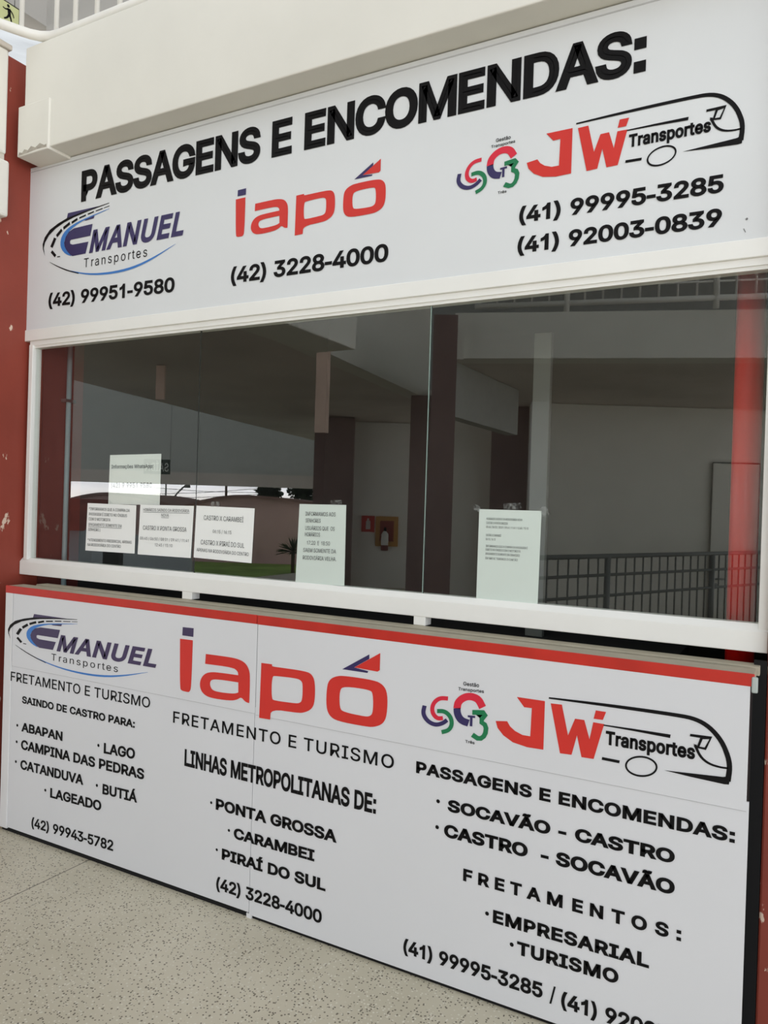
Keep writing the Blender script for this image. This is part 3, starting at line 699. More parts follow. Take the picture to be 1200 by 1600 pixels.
def text(name, s, ma, parent, y, bl, br, tl, **k):
    x0, z0 = on_plane(*bl, y)
    x1, z1 = on_plane(*br, y)
    _, zt = on_plane(*tl, y)
    return lay_text(name, s, ma, parent, y, x0, z0, x1, z1, zt - z0, **k)


def chaikin(p, n=2):
    for _ in range(n):
        q = []
        for i in range(len(p)):
            a, b = p[i], p[(i + 1) % len(p)]
            q.append((a[0] * .75 + b[0] * .25, a[1] * .75 + b[1] * .25))
            q.append((a[0] * .25 + b[0] * .75, a[1] * .25 + b[1] * .75))
        p = q
    return p


def ribbon(pts, w, smooth=2):
    """outline of a stroke of varying width along pts"""
    ws = list(w) if isinstance(w, (list, tuple)) else [w] * len(pts)
    P = [(p[0], p[1], ws[i]) for i, p in enumerate(pts)]
    for _ in range(smooth):
        q = [P[0]]
        for i in range(len(P) - 1):
            a, b = P[i], P[i + 1]
            q.append(tuple(a[k] * .75 + b[k] * .25 for k in range(3)))
            q.append(tuple(a[k] * .25 + b[k] * .75 for k in range(3)))
        q.append(P[-1])
        P = q
    Lf, Rt = [], []
    for i, p in enumerate(P):
        a = P[max(0, i - 1)]
        b = P[min(len(P) - 1, i + 1)]
        dx, dy = b[0] - a[0], b[1] - a[1]
        l = math.hypot(dx, dy) or 1
        nx, ny = -dy / l, dx / l
        Lf.append((p[0] + nx * p[2] / 2, p[1] + ny * p[2] / 2))
        Rt.append((p[0] - nx * p[2] / 2, p[1] - ny * p[2] / 2))
    return Lf + Rt[::-1]


def ellipse(cx, cy, rx, ry, rot=0.0, n=40):
    c, s = math.cos(rot), math.sin(rot)
    return [(cx + rx * math.cos(a) * c - ry * math.sin(a) * s, cy + rx * math.cos(a) * s + ry * math.sin(a) * c)
            for a in [2 * math.pi * k / n for k in range(n)]]


def flat(name, polys, ma, parent, y, fx):
    """filled flat shape; polys are outlines (inner ones cut holes); fx maps their coordinates to (x, z)"""
    cu = bpy.data.curves.new('c', 'CURVE')
    cu.dimensions = '2D'
    cu.fill_mode = 'BOTH'
    for p in polys:
        q = [fx(*a) for a in p]
        s = cu.splines.new('POLY')
        s.points.add(len(q) - 1)
        for i, a in enumerate(q):
            s.points[i].co = (a[0], a[1], 0, 1)
        s.use_cyclic_u = True
    me = curve_to_mesh(cu)
    for v in me.vertices:
        v.co = Vector((v.co.x, y, v.co.y))
    return link(name, me, parent, ma)


def dots(name, pts, r, ma, parent, y):
    return flat(name, [ellipse(*on_plane(p[0], p[1], y), r, r, n=14) for p in pts], ma, parent, y, lambda a, b: (a, b))


# =================================================================== SETTING
struct(prism('floor', [(-9.6, -15.0), (8, -15.0), (8, 3.2), (-9.6, 3.2)], -0.2, 0.0, M_FLOOR))

# long white beam over the sign, block at its left end
beam = thing('fascia_beam', (-1.2, 0, 3.035), 'long white painted concrete beam above the upper sign', 'beam')
beam['kind'] = 'structure'
bm = add_box(bmesh.new(), -3.155, 1.6, -0.11, 0.12, 3.038, 3.517, 0.005)
from_bm('beam_body', bm, M_WHITE, beam)
box('corner_block', -3.185, -2.975, -0.119, 0.02, 3.026, 3.252, M_WHITE, beam, 0.004)
flat('paint_chips', [[(-3.178, 3.029), (-3.17, 3.044), (-3.15, 3.039), (-3.135, 3.052), (-3.11, 3.043), (-3.09, 3.058), (-3.06, 3.046), (-3.03, 3.060), (-3.00, 3.045), (-2.985, 3.048), (-2.985, 3.034), (-3.05, 3.036), (-3.12, 3.031)]],
     mat('chipped_concrete', (172, 165, 152), 0.9, 0.25, 30), beam, -0.1194, lambda a, b: (a, b))
struct(box('ceiling', -3.15, 1.6, 0.12, 3.2, 3.10, 3.44, M_CEIL))

# wing beam coming towards us on the left
wing = thing('wing_beam', (-3.4, -1.2, 2.746), 'short white beam end left of the red column', 'beam')
wing['kind'] = 'structure'
box('beam_body', -3.62, -3.215, -2.9, -0.150, 3.03, 3.50, M_WHITE, wing, 0.01)
box('lower_block', -3.64, -3.20, -2.9, -0.142, 2.746, 3.00, M_WHITE, wing, 0.012)
box('shadow_joint', -3.61, -3.225, -2.9, -0.155, 2.99, 3.04, M_SOFFIT, wing)
box('coping', -3.63, -3.205, -2.9, -0.14, 3.50, 3.525, M_SOFFIT, wing, 0.006)

# red columns each side of the window
cl = tag(box('red_column', -3.72, -3.25, -0.24, 0.10, 0.0, 3.50, M_RED, None, 0.006),
         'chipped red painted column at the left end of the window', 'column')
cr_ = tag(box('red_column', -0.073, 0.40, -0.032, 0.34, 0.0, 3.03, M_RED, None, 0.006),
          'red painted column edge at the right end of the counter', 'column')

# upper storey behind the balcony
struct(box('wall_upper', -5.6, 1.6, 1.82, 2.0, 3.44, 7.4, M_GREYW))
struct(box('trim_1', -5.82, -5.6, -2.2, 2.0, on_plane(40, 19, 1.6)[1] + 0.02, 7.4, M_GREYW))

# room behind the glass
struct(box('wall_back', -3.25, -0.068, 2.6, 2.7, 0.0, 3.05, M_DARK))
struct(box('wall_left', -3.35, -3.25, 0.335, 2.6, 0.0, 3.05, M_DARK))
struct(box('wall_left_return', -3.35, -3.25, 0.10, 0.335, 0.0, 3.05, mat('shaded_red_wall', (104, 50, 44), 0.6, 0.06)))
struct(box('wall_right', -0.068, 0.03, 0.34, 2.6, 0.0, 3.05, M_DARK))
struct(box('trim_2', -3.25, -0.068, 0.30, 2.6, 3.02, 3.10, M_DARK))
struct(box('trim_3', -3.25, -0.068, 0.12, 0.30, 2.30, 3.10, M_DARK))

# =================================================================== WINDOW
GY = 0.020
win = bpy.data.objects.new('window_1', None)
C.objects.link(win)
win.location = (-1.64, 0, 1.12)
win['kind'] = 'structure'
win['label'] = 'wide white framed ticket window between the two signs'
bm = bmesh.new()
add_box(bm, -3.255, -0.068, -0.006, 0.055, 2.217, 2.270, 0.003)
from_bm('head_rail', bm, M_ALU, win)
bm = bmesh.new()
add_box(bm, -3.225, -0.072, 0.004, 0.050, 2.196, 2.217)
add_box(bm, -3.225, -0.072, 0.010, 0.045, 2.185, 2.197)
from_bm('head_track', bm, M_ALU, win)
bm = bmesh.new()
add_box(bm, -3.247, -0.074, -0.004, 0.055, 1.118, 1.178, 0.003)
# bevelled top of the sill
q = [(-0.004, 1.177), (0.014, 1.196), (0.050, 1.196), (0.055, 1.177)]
a_ = [bm.verts.new((-3.247, p[0], p[1])) for p in q]
b_ = [bm.verts.new((-0.074, p[0], p[1])) for p in q]
for i in range(4):
    bm.faces.new((a_[i], b_[i], b_[(i + 1) % 4], a_[(i + 1) % 4]))
bm.faces.new(a_)
bm.faces.new(b_)
bmesh.ops.recalc_face_normals(bm, faces=bm.faces)
from_bm('sill_rail', bm, M_ALU, win)
box('jamb', -3.226, -3.200, 0.0, 0.05, 1.19, 2.20, M_ALU, win, 0.002)
box('jamb', -0.100, -0.0735, 0.0, 0.05, 1.17, 2.20, M_ALU, win, 0.002)
for (px0, px1, py) in ((284.3, 299.5, 935), (646, 664.5, 972)):
    x0 = on_plane(px0, py, -0.002)[0]
    x1 = on_plane(px1, py, -0.002)[0]
    box('sill_post', x0, x1, -0.002, 0.045, 1.0885, 1.122, M_ALU, win, 0.0015)


def pane(x0, x1, y):
    bm = bmesh.new()
    add_box(bm, x0, x1, y, y + 0.006, 1.190, 2.190)
    o = from_bm('glass_pane', bm, [M_GLASS, M_CLEAR, M_GEDGE], win)
    for p in o.data.polygons:
        p.material_index = 0 if p.normal.y < -0.5 else (1 if p.normal.y > 0.5 else 2)
    return o


X1, X2 = -2.180, -1.145
pane(-3.205, X1 - 0.003, GY)
pane(X1, X2, GY)
pane(X2 + 0.003, -0.095, GY)
box('glass_edge_strip', X1 - 0.0035, X1, GY - 0.0006, GY + 0.0066, 1.190, 2.190, mat('dark_glass_edge', (40, 44, 42), 0.3, 0.05), win)
box('glass_edge_strip', X2 + 0.0005, X2 + 0.003, GY - 0.0012, GY + 0.0066, 1.190, 2.190, M_GEDGE, win)

# =================================================================== UPPER SIGN
SY = 0.0
sign = thing('sign_board', (-1.66, 0.03, 2.27), 'wide white sign above the window headed PASSAGENS E ENCOMENDAS', 'sign')
box('panel', -3.250, -0.068, SY, SY + 0.06, 2.2705, 3.034, M_SIGN, sign)
box('border_strip', -3.250, -0.068, SY - 0.0015, SY, 3.012, 3.0165, mat('pale_fold', (190, 192, 192), 0.5), sign)
TY = SY - 0.0015
text('headline', 'PASSAGENS E ENCOMENDAS:', M_BLACK, sign, TY, (126.5, 316), (1009, 111), (128.5, 267.5), weight=0.048, space=0.90)
text('phone_number', '(42) 99951-9580', M_BLACK, sign, TY, (75.5, 480), (272.5, 456), (76.5, 459), weight=0.038, space=0.88)
text('phone_number', '(42) 3228-4000', M_BLACK, sign, TY, (360.5, 443.5), (606.5, 408), (361.3, 418.5), weight=0.038, space=0.88)
text('phone_number', '(41) 99995-3285', M_BLACK, sign, TY, (810.9, 349), (1130.6, 300), (811.6, 324), weight=0.042, space=0.88)
text('phone_number', '(41) 92003-0839', M_BLACK, sign, TY, (808.3, 396.5), (1127.6, 353), (809, 371.5), weight=0.042, space=0.88)
# two small scuffs on the sign
flat('scuff_mark', [ellipse(*on_plane(1167, 342, TY), .003, .0035, n=10), ribbon([on_plane(1162, 357, TY), on_plane(1165, 363, TY)], .0018, 0)],
     mat('grey_scuff', (120, 120, 120)), sign, TY, lambda a, b: (a, b))

# =================================================================== COUNTER
PY = -0.170
HZ = 0.736                     # lower edge of the header sheets
counter = thing('ticket_counter', (-1.6, -0.08, 0.0), 'low white counter front under the window with red top edge and route lists', 'counter')
XM = -1.702
box('carcass', -3.095, -0.106, PY + 0.006, 0.0, 0.0, 1.060, M_DARKGAP, counter)
box('gap_shade_strip', -0.106, -0.0735, -0.030, -0.010, 0.0, 1.10, M_DARKGAP, counter)  # added black filler; its colour stands in for the gap's deep shade
box('front_panel', -3.052, XM - 0.0012, PY, PY + 0.006, 0.020, HZ + 0.02, M_PANEL, counter)
box('front_panel', XM + 0.0012, -0.100, PY, PY + 0.006, 0.012, HZ + 0.02, M_PANEL, counter)
box('header_sheet', -3.049, XM + 0.002, PY - 0.002, PY, HZ, 1.056, M_PANEL, counter)
box('header_sheet', XM + 0.0045, -0.106, PY - 0.002, PY, HZ - 0.004, 1.056, M_PANEL, counter)
M_SEAM = mat('grey_sheet_seam', (172, 174, 176), 0.6)
box('sheet_seam', -3.049, XM, PY - 0.0008, PY, HZ - 0.0016, HZ, M_SEAM, counter)
box('sheet_seam', XM + 0.004, -0.106, PY - 0.0008, PY, HZ - 0.0056, HZ - 0.004, M_SEAM, counter)
box('corner_trim', -3.104, -3.054, PY - 0.0025, PY + 0.02, 0.012, 1.057, M_TRIM, counter, 0.003)
box('red_strip', -3.104, XM - 0.002, PY - 0.0035, PY + 0.004, 1.056, 1.0885, M_TAPE_RED, counter, 0.002)
box('red_strip', XM + 0.001, -0.097, PY - 0.003, PY + 0.004, 1.055, 1.0882, M_TAPE_RED, counter, 0.002)
bm = bmesh.new()
add_box(bm, -3.100, -0.097, PY + 0.003, -0.085, 1.064, 1.0875, 0.002)
from_bm('ledge_board', bm, M_LEDGE, counter)
box('ledge_groove', -3.07, -0.099, -0.085, -0.060, 1.05, 1.070, M_GROOVE, counter)
bm = bmesh.new()
add_box(bm, -3.05, -0.090, -0.060, 0.0, 1.064, 1.0885, 0.002)
from_bm('ledge_board', bm, M_LEDGE, counter)
# plastic clip over the right end of the red strip
cx0, cz0 = on_plane(1174, 1082, PY)
cx1, cz1 = on_plane(1184, 1058, PY)
box('edge_clip', cx0, cx1 + 0.002, PY - 0.006, PY - 0.001, cz0, cz1, mat('clear_grey_plastic', (178, 186, 182), 0.25, 0.05), counter, 0.004, 3)
box('joint_cap', XM - 0.010, XM + 0.012, PY - 0.001, PY + 0.006, 0.0, 0.016, M_TRIM, counter)

CY = PY - 0.0030               # lettering surface, header sheets
CB = PY - 0.0012               # lettering surface, lower sheets
text('subtitle', 'FRETAMENTO E TURISMO', M_BLACK, counter, CB, (16.7, 1063.5), (234.3, 1106.5), (17, 1049), weight=0.010)
text('route_heading', 'SAINDO DE CASTRO PARA:', M_BLACK, counter, CB, (34.3, 1098.5), (210.5, 1137.5), (34.5, 1087.3), weight=0.040, space=0.94)
for s, bl, br, tl in (('ABAPAN', (33.3, 1142.5), (97.5, 1158), (33.8, 1128.5)),
                      ('LAGO', (162, 1177), (210.7, 1186.5), (162.3, 1160.5)),
                      ('CAMPINA DAS PEDRAS', (32.7, 1170.5), (225, 1218.5), (33, 1155.5)),
                      ('CATANDUVA', (31.7, 1201.5), (130, 1226.7), (32, 1186.7)),
                      ('BUTIÁ', (160, 1240.5), (214, 1254.5), (160.4, 1224.5)),
                      ('LAGEADO', (78.3, 1246), (158, 1267.3), (78.7, 1230.9))):
    text('destination', s, M_BLACK, counter, CB, bl, br, tl, weight=0.041, space=0.93)
dots('bullet_marks', [(27, 1133.3), (153.7, 1164.7), (26, 1159), (24.7, 1190), (151.3, 1227.3), (70.7, 1234.7)], 0.0062, M_BLACK, counter, CB)
text('phone_number', '(42) 99943-5782', M_BLACK, counter, CB, (49, 1292.3), (176.7, 1330), (49.5, 1277), weight=0.032, space=0.88)

text('subtitle', 'FRETAMENTO E TURISMO', M_BLACK, counter, CB, (270.4, 1129), (615.2, 1201.8), (270.7, 1111), weight=0.014, space=1.08)
text('route_heading', 'LINHAS METROPOLITANAS DE:', M_BLACK, counter, CB, (288, 1196.5), (587.2, 1272), (288.3, 1170), weight=0.042, space=0.92)
for s, bl, br, tl in (('PONTA GROSSA', (337, 1264.7), (526, 1317.3), (337.3, 1247.2)),
                      ('CARAMBEI', (365, 1310), (491, 1346.3), (365.3, 1293)),
                      ('PIRAÍ DO SUL', (346.4, 1342.7), (508.5, 1393), (346.7, 1325.4))):
    text('destination', s, M_BLACK, counter, CB, bl, br, tl, weight=0.050, space=0.93)
dots('bullet_marks', [(330, 1254.2), (357.6, 1297.6), (338.7, 1327.7)], 0.0052, M_BLACK, counter, CB)
text('phone_number', '(42) 3228-4000', M_BLACK, counter, CB, (337.6, 1389.3), (502.5, 1443.5), (338, 1370), weight=0.038, space=0.88)

text('route_heading', 'PASSAGENS E ENCOMENDAS:', M_BLACK, counter, CB, (650, 1207.5), (1148, 1317.5), (650.2, 1189), weight=0.052, space=0.97)
text('destination', 'SOCAVÃO - CASTRO', M_BLACK, counter, CB, (699, 1267.5), (1054, 1350), (699.2, 1248.5), weight=0.056, space=0.94, word=1.2)
text('destination', 'CASTRO  - SOCAVÃO', M_BLACK, counter, CB, (693.5, 1307), (1054, 1399), (693.7, 1286.8), weight=0.056, space=0.94)
text('service_heading', 'FRETAMENTOS:', M_BLACK, counter, CB, (723.5, 1376), (1064, 1471), (723.7, 1356.7), weight=0.050, space=1.42)
text('service', 'EMPRESARIAL', M_BLACK, counter, CB, (770, 1441.5), (1014, 1513.3), (770.2, 1421.2), weight=0.052)
text('service', 'TURISMO', M_BLACK, counter, CB, (807.5, 1491), (966, 1538), (807.7, 1470.2), weight=0.052)
dots('bullet_marks', [(684.5, 1252), (683, 1292.5), (761, 1427.5), (799.5, 1476)], 0.0062, M_BLACK, counter, CB)
xa, za = on_plane(630, 1488.5, CB)
xb, zb = on_plane(847.5, 1560.5, CB)
_, zt = on_plane(630.3, 1466.5, CB)
lay_text('phone_number', '(41) 99995-3285', M_BLACK, counter, CB, xa, za, xb, zb, zt - za, weight=0.040, space=0.88)
xs, zs = on_plane(858.5, 1566, CB)
lay_text('phone_divider', '/', M_BLACK, counter, CB, xs, zb, xs + 0.017, zb, zt - za, weight=0.016)
xc, zc = on_plane(876.5, 1573.5, CB)
lay_text('phone_number', '(41) 92003-0839', M_BLACK, counter, CB, xc, zc, xc + (xb - xa), zc, zt - za, weight=0.040, space=0.88)


# ------------------------------------------------------------------ the company logos, drawn once in counter-plane units and laid on both boards
def fit(src_x, src_z, dst_x, dst_z, ydst):
    """map counter-plane (x, z) so that the two x anchors and the two z anchors land on the same features of the other board"""
    sx = [on_plane(*p, CY)[0] for p in src_x]
    sz = [on_plane(*p, CY)[1] for p in src_z]
    dx = [on_plane(*p, ydst)[0] for p in dst_x]
    dz = [on_plane(*p, ydst)[1] for p in dst_z]
    kx = (dx[1] - dx[0]) / (sx[1] - sx[0])
    kz = (dz[1] - dz[0]) / (sz[1] - sz[0])
    return lambda x, z: (dx[0] + (x - sx[0]) * kx, dz[0] + (z - sz[0]) * kz)


IDENT = lambda x, z: (x, z)


def place(ox, oy, s, g):
    def fx(a, b):
        return g(*on_plane(ox + a * s, oy + b * s, CY))
    return fx


def ltext(name, s, ma, parent, y, bl, br, tl, g, **k):
    x0, z0 = g(*on_plane(*bl, CY))
    x1, z1 = g(*on_plane(*br, CY))
    _, zt_ = g(*on_plane(*tl, CY))
    return lay_text(name, s, ma, parent, y, x0, z0, x1, z1, zt_ - z0, **k)


def logo_iapo(parent, y, g):
    fx = place(240, 900, 0.35, g)
    i_ = [(118, 280), (118, 280), (175, 287), (175, 287), (168, 500), (160, 518), (150, 518), (125, 512), (117, 500)]
    a_o = [(233, 348), (233, 348), (310, 358), (372, 368), (408, 386), (426, 416), (431, 450), (427, 566), (427, 568), (409, 562), (391, 540), (372, 553), (340, 557),
           (255, 545), (222, 528), (206, 498), (208, 463), (226, 437), (255, 428), (300, 432), (378, 443), (378, 443), (376, 425), (352, 408), (230, 392), (230, 392)]
    a_h = [(262, 461), (300, 463), (378, 475), (378, 475), (378, 520), (378, 520), (360, 526), (300, 520), (263, 511), (252, 490), (252, 472)]
    p_o = [(481, 388), (481, 388), (529, 394), (529, 394), (528, 404), (560, 408), (680, 425), (708, 440), (721, 475), (720, 560), (706, 595), (670, 611),
           (640, 611), (524, 594), (520, 641), (520, 641), (471, 633), (471, 633)]
    p_h = [(528, 448), (545, 446), (640, 457), (660, 468), (666, 485), (664, 555), (650, 569), (620, 567), (540, 556), (526, 548)]
    o_o = [(815, 447), (850, 445), (985, 465), (1025, 485), (1045, 525), (1042, 620), (1025, 660), (985, 675), (945, 672), (820, 648), (785, 625), (770, 585), (773, 495), (785, 462)]
    o_h = [(850, 492), (965, 508), (980, 525), (980, 610), (965, 627), (940, 627), (848, 607), (830, 590), (830, 510)]
    o = flat('red_wordmark_logo', [chaikin(q_) for q_ in (i_, a_o, a_h, p_o, p_h, o_o, o_h)], M_LRED, parent, y, fx)
    flat('letter_dot', [[(130, 228), (179, 233), (177, 272), (128, 265)]], M_PURPLE if g is IDENT else M_NAVY, o, y, fx)
    flat('accent_fin', [[(842, 416), (963, 350), (963, 370), (895, 408), (958, 425), (955, 433)]], M_NAVY, o, y, fx)
    flat('accent_fin', [[(897, 408), (1012, 344), (1010, 420), (1000, 427)]], M_LRED, o, y - 0.0003, fx)
    return o


def logo_bus(parent, y, g):
    fx = place(600, 940, 0.5, g)
    J = [(415, 298), (503, 311), (498, 463), (447, 455), (403, 440), (373, 418), (355, 395), (349, 373), (385, 374), (394, 390), (409, 404), (433, 417), (457, 421), (462, 333), (438, 330)]
    W = [(521, 318), (556, 322), (575, 418), (597, 366), (626, 370), (642, 430), (654, 377), (688, 383), (655, 492), (617, 486), (603, 418), (586, 479), (550, 474)]
    D = [(662, 340), (694, 345), (684, 370), (655, 366)]
    o = flat('red_initials_logo', [J, W, D], M_LRED, parent, y, fx)
    roof = ribbon([(515, 301), (700, 324), (920, 355), (975, 367), (1018, 392), (1055, 435), (1076, 485), (1081, 520), (1074, 562)], [5, 10, 12, 13, 14, 15, 16, 17, 19], 2)
    skirt = [(875, 527), (1060, 548), (1082, 545), (1078, 572), (1064, 571), (960, 548)]
    flat('bus_outline', [roof], M_BLACK, o, y, fx)
    flat('bus_skirt', [skirt], M_BLACK, o, y - 0.0002, fx)
    flat('bus_side_line', [ribbon([(686, 386), (780, 401), (895, 421)], [4, 7, 11], 0)], M_BLACK, o, y, fx)
    flat('bus_windscreen', [ribbon([(972, 448), (988, 485), (1015, 507), (1050, 518), (1076, 521)], [9, 8, 7, 6, 6], 2)], M_BLACK, o, y, fx)
    flat('bus_mirror', [[(957, 413), (1026, 422), (1006, 464), (972, 456), (968, 444), (979, 450), (988, 426), (956, 421)], [(996, 430), (1017, 430), (1002, 456), (986, 453)]], M_BLACK, o, y - 0.0002, fx)
    flat('bus_wheel', [ellipse(804, 515, 51, 33, 0.09), ellipse(804, 515, 45, 27, 0.09)], M_BLACK, o, y, fx)
    flat('bus_dash', [ribbon([(681, 490), (736, 501)], 9, 0)], M_BLACK, o, y, fx)
    ltext('bus_lettering', 'Transportes', M_BLACK, o, y, (946, 1163.3), (1086, 1187), (946.5, 1141.5), g, weight=0.050, space=0.95)
    return o


def logo_rings(parent, y, g):
    fx = place(600, 940, 0.5, g)
    o = flat('ring_emblem_logo', [ribbon([(200, 303), (172, 301), (152, 320), (150, 347), (166, 366), (184, 364)], 13, 3)], M_CRIM, parent, y, fx)
    flat('violet_arc', [ribbon([(127, 325), (121, 350), (136, 374), (160, 386), (183, 381), (197, 370)], 13, 3)], M_NAVY, o, y - 0.0002, fx)
    flat('green_arc', [ribbon([(166, 342), (190, 342), (209, 360), (213, 385), (202, 403), (180, 408)], 13, 3)], M_GREEN, o, y - 0.0004, fx)
    flat('red_half_ring', [ribbon([(228, 334), (232, 311), (260, 294), (294, 302), (308, 331)], 23, 3)], M_CRIM, o, y, fx)
    flat('violet_quarter_ring', [ribbon([(228, 333), (229, 352), (241, 372), (264, 380)], 22, 3)], M_NAVY, o, y, fx)
    flat('green_figure', [ribbon([(276, 346), (323, 347), (300, 374), (320, 388), (316, 418), (298, 431), (276, 416)], 15, 1)], M_GREEN, o, y - 0.0002, fx)
    flat('small_letter', [[(262, 355), (285, 357), (285, 364), (277, 363), (276, 390), (268, 389), (269, 362), (262, 361)]], M_NAVY, o, y - 0.0004, fx)
    ltext('fine_print', 'Gestão', M_BLACK, o, y, (724, 1071), (748.5, 1074), (724, 1065), g, weight=0.02)
    ltext('fine_print', 'Transportes', M_BLACK, o, y, (716, 1078.5), (756, 1083), (716, 1073.5), g, weight=0.02)
    ltext('fine_print', 'Três', M_BLACK, o, y, (727, 1160.5), (741.5, 1163), (727, 1156), g, weight=0.02)
    return o


def logo_road(parent, y, g):
    fx = place(0, 860, 0.125, g)
    dk = M_PURPLE if g is IDENT else M_NAVY
    E_ = [(505, 962), (750, 995), (722, 1098), (470, 1058), (455, 1065), (458, 1092), (490, 1110), (698, 1146), (660, 1245), (490, 1217), (430, 1175), (388, 1110), (380, 1060), (400, 1010), (440, 975)]
    o = flat('road_logo', [E_], dk, parent, y, fx)
    flat('letter_top_bar', [[(425, 795), (850, 856), (700, 850), (500, 850), (408, 855)]], dk, o, y, fx)
    flat('letter_top_bar', [[(640, 928), (775, 922), (765, 948), (660, 937)]], dk, o, y - 0.0002, fx)
    band = [(130, 1107), (103, 1035), (99, 985), (125, 930), (190, 880), (300, 852), (420, 838), (600, 842), (800, 852), (965, 862), (965, 868), (700, 858), (500, 858), (380, 868),
            (270, 888), (180, 928), (130, 978), (112, 1025)]
    flat('road_edge', [band], M_BLACK, o, y - 0.0001, fx)
    ds = [((328, 1171), (290, 1163), 9), ((268, 1150), (215, 1088), 26), ((214, 1050), (262, 978), 36), ((280, 966), (348, 927), 32), ((368, 920), (452, 897), 28), ((476, 901), (551, 887), 23),
          ((575, 887), (661, 886), 15), ((686, 885), (767, 886), 12), ((790, 887), (880, 890), 9), ((898, 891), (970, 893), 6)]
    flat('road_dashes', [ribbon([a, b], w, 0) for a, b, w in ds], M_BLACK, o, y - 0.0001, fx)
    arc = [(480, 1216), (400, 1172), (345, 1110), (327, 1050), (345, 990), (400, 945), (500, 921), (640, 913), (970, 917), (970, 922), (640, 925), (520, 942), (430, 977), (385, 1030), (378, 1080), (410, 1140), (460, 1195)]
    flat('blue_kerb', [chaikin(arc, 1)], M_BLUE, o, y - 0.0003, fx)
    fz = place(0, 860, 1 / 3.0, g)
    flat('blue_swoosh', [ribbon([(160, 500), (260, 545), (370, 575), (480, 591), (580, 588), (693, 571)], [3, 5, 8, 9, 7, 1], 2)], M_BLUE, o, y, fz)
    flat('thin_swoosh', [ribbon([(72, 443), (110, 470), (160, 500), (215, 527)], [1, 3, 4, 3], 2)], M_BLACK, o, y - 0.0002, fz)
    ltext('logo_lettering', 'MANUEL', dk, o, y, (88.3, 1017.3), (244.3, 1044), (88.6, 991), g, weight=0.044, shear=0.24)
    ltext('logo_lettering', 'Transportes', M_BLACK, o, y, (80, 1031.5), (184, 1050.5), (80, 1021), g, weight=0.0, space=1.3)
    return o


logo_road(counter, CY, IDENT)
logo_iapo(counter, CY, IDENT)
logo_rings(counter, CY, IDENT)
logo_bus(counter, CY, IDENT)
logo_road(sign, TY, fit(((12.5, 985), (244.3, 1044)), ((96.7, 989), (88.3, 1017.3)), ((66.7, 386.7), (286.7, 368.3)), ((150.5, 354), (143.3, 395)), TY))
logo_iapo(sign, TY, fit(((281.3, 1079.2), (605.8, 1099.5)), ((285.5, 979.8), (281.3, 1079.2)), ((368.5, 371), (602.8, 310)), ((370.5, 297.5), (368.5, 371)), TY))
logo_bus(sign, TY, fit(((774.5, 1127), (1143.5, 1200)), ((857.5, 1090.5), (941, 1185)), ((823, 253), (1163.5, 191.7)), ((901.9, 193), (976.8, 252.5)), TY))
logo_rings(sign, TY, fit(((659, 1112.5), (762.5, 1132.5)), ((735, 1065), (734, 1163.5)), ((713.8, 287), (811, 265.3)), ((786, 213), (783, 304)), TY))


# =================================================================== NOTICES ON THE GLASS
def notice(name, corners, y, ma, label, cat, group, curl=0.0025):
    """sheet of paper; corners in picture order TL, TR, BR, BL"""
    P = [on_plane(*c, y) for c in corners]
    n = 10
    bm = bmesh.new()
    gr = []
    for j in range(n + 1):
        row = []
        for i in range(n + 1):
            u, v = i / n, j / n
            x = (P[0][0] * (1 - u) + P[1][0] * u) * (1 - v) + (P[3][0] * (1 - u) + P[2][0] * u) * v
            z = (P[0][1] * (1 - u) + P[1][1] * u) * (1 - v) + (P[3][1] * (1 - u) + P[2][1] * u) * v
            bulge = curl * (math.sin(u * math.pi) * math.sin(v * 2.2) * 0.3 + 0.7 * max(0, v - .75) * u)
            row.append(bm.verts.new((x, y - abs(bulge) * 0.5, z)))
        gr.append(row)
    for j in range(n):
        for i in range(n):
            bm.faces.new((gr[j][i], gr[j + 1][i], gr[j + 1][i + 1], gr[j][i + 1]))
    bk_ = [[bm.verts.new(v.co + Vector((0, 0.0004, 0))) for v in row] for row in gr]
    for j in range(n):
        for i in range(n):
            bm.faces.new((bk_[j][i], bk_[j][i + 1], bk_[j + 1][i + 1], bk_[j + 1][i]))
    o = thing(name, (P[3][0], y, P[3][1]), label, cat, group)
    from_bm('sheet', bm, ma, o)
    return o, P


def paper_line(o, P, y, s, u0, u1, v, h, ink, weight=0.0, dy=0.0022, underline=False):
    """one printed line from u0 to u1 across the sheet, baseline v down from its top; h in metres"""
    def at(u, v_):
        return tuple((P[0][k] * (1 - u) + P[1][k] * u) * (1 - v_) + (P[3][k] * (1 - u) + P[2][k] * u) * v_ for k in (0, 1))
    a, b = at(u0, v), at(u1, v)
    t = lay_text('printed_line', s, ink, o, y - dy, a[0], a[1], b[0], b[1], h, weight=weight)
    if underline:
        flat('underline', [[(a[0], a[1] - .0035), (b[0], b[1] - .0035), (b[0], b[1] - .005), (a[0], a[1] - .005)]], ink, o, y - dy, lambda p, q_: (p, q_))
    return t


def tape(o, cx, cy, w, h, y, rot=0.0):
    x, z = on_plane(cx, cy, y)
    c, s = math.cos(rot), math.sin(rot)
    q_ = [(-w, -h), (w, -h), (w, h), (-w, h)]
    return flat('tape', [[(x + a * c - b * s, z + a * s + b * c) for a, b in q_]], M_TAPE, o, y - 0.003, lambda p, r: (p, r))


NY = GY - 0.0012
GRP = None
NIN = GY + 0.0085
o, P = notice('notice_sheet', [(172, 711), (252, 709), (249.5, 789), (169, 788)], NIN, M_PAPER,
              'sheet reading Informações WhatsApp, higher than the others, sky reflected across it', 'notice', GRP)
paper_line(o, P, NIN, 'Informações WhatsApp:', .045, .86, .275, .016, M_INK, .02, 0.0012)
paper_line(o, P, NIN, '(42) 9 9951 9580', .05, .85, .665, .022, M_BLACK, .022, 0.0012)

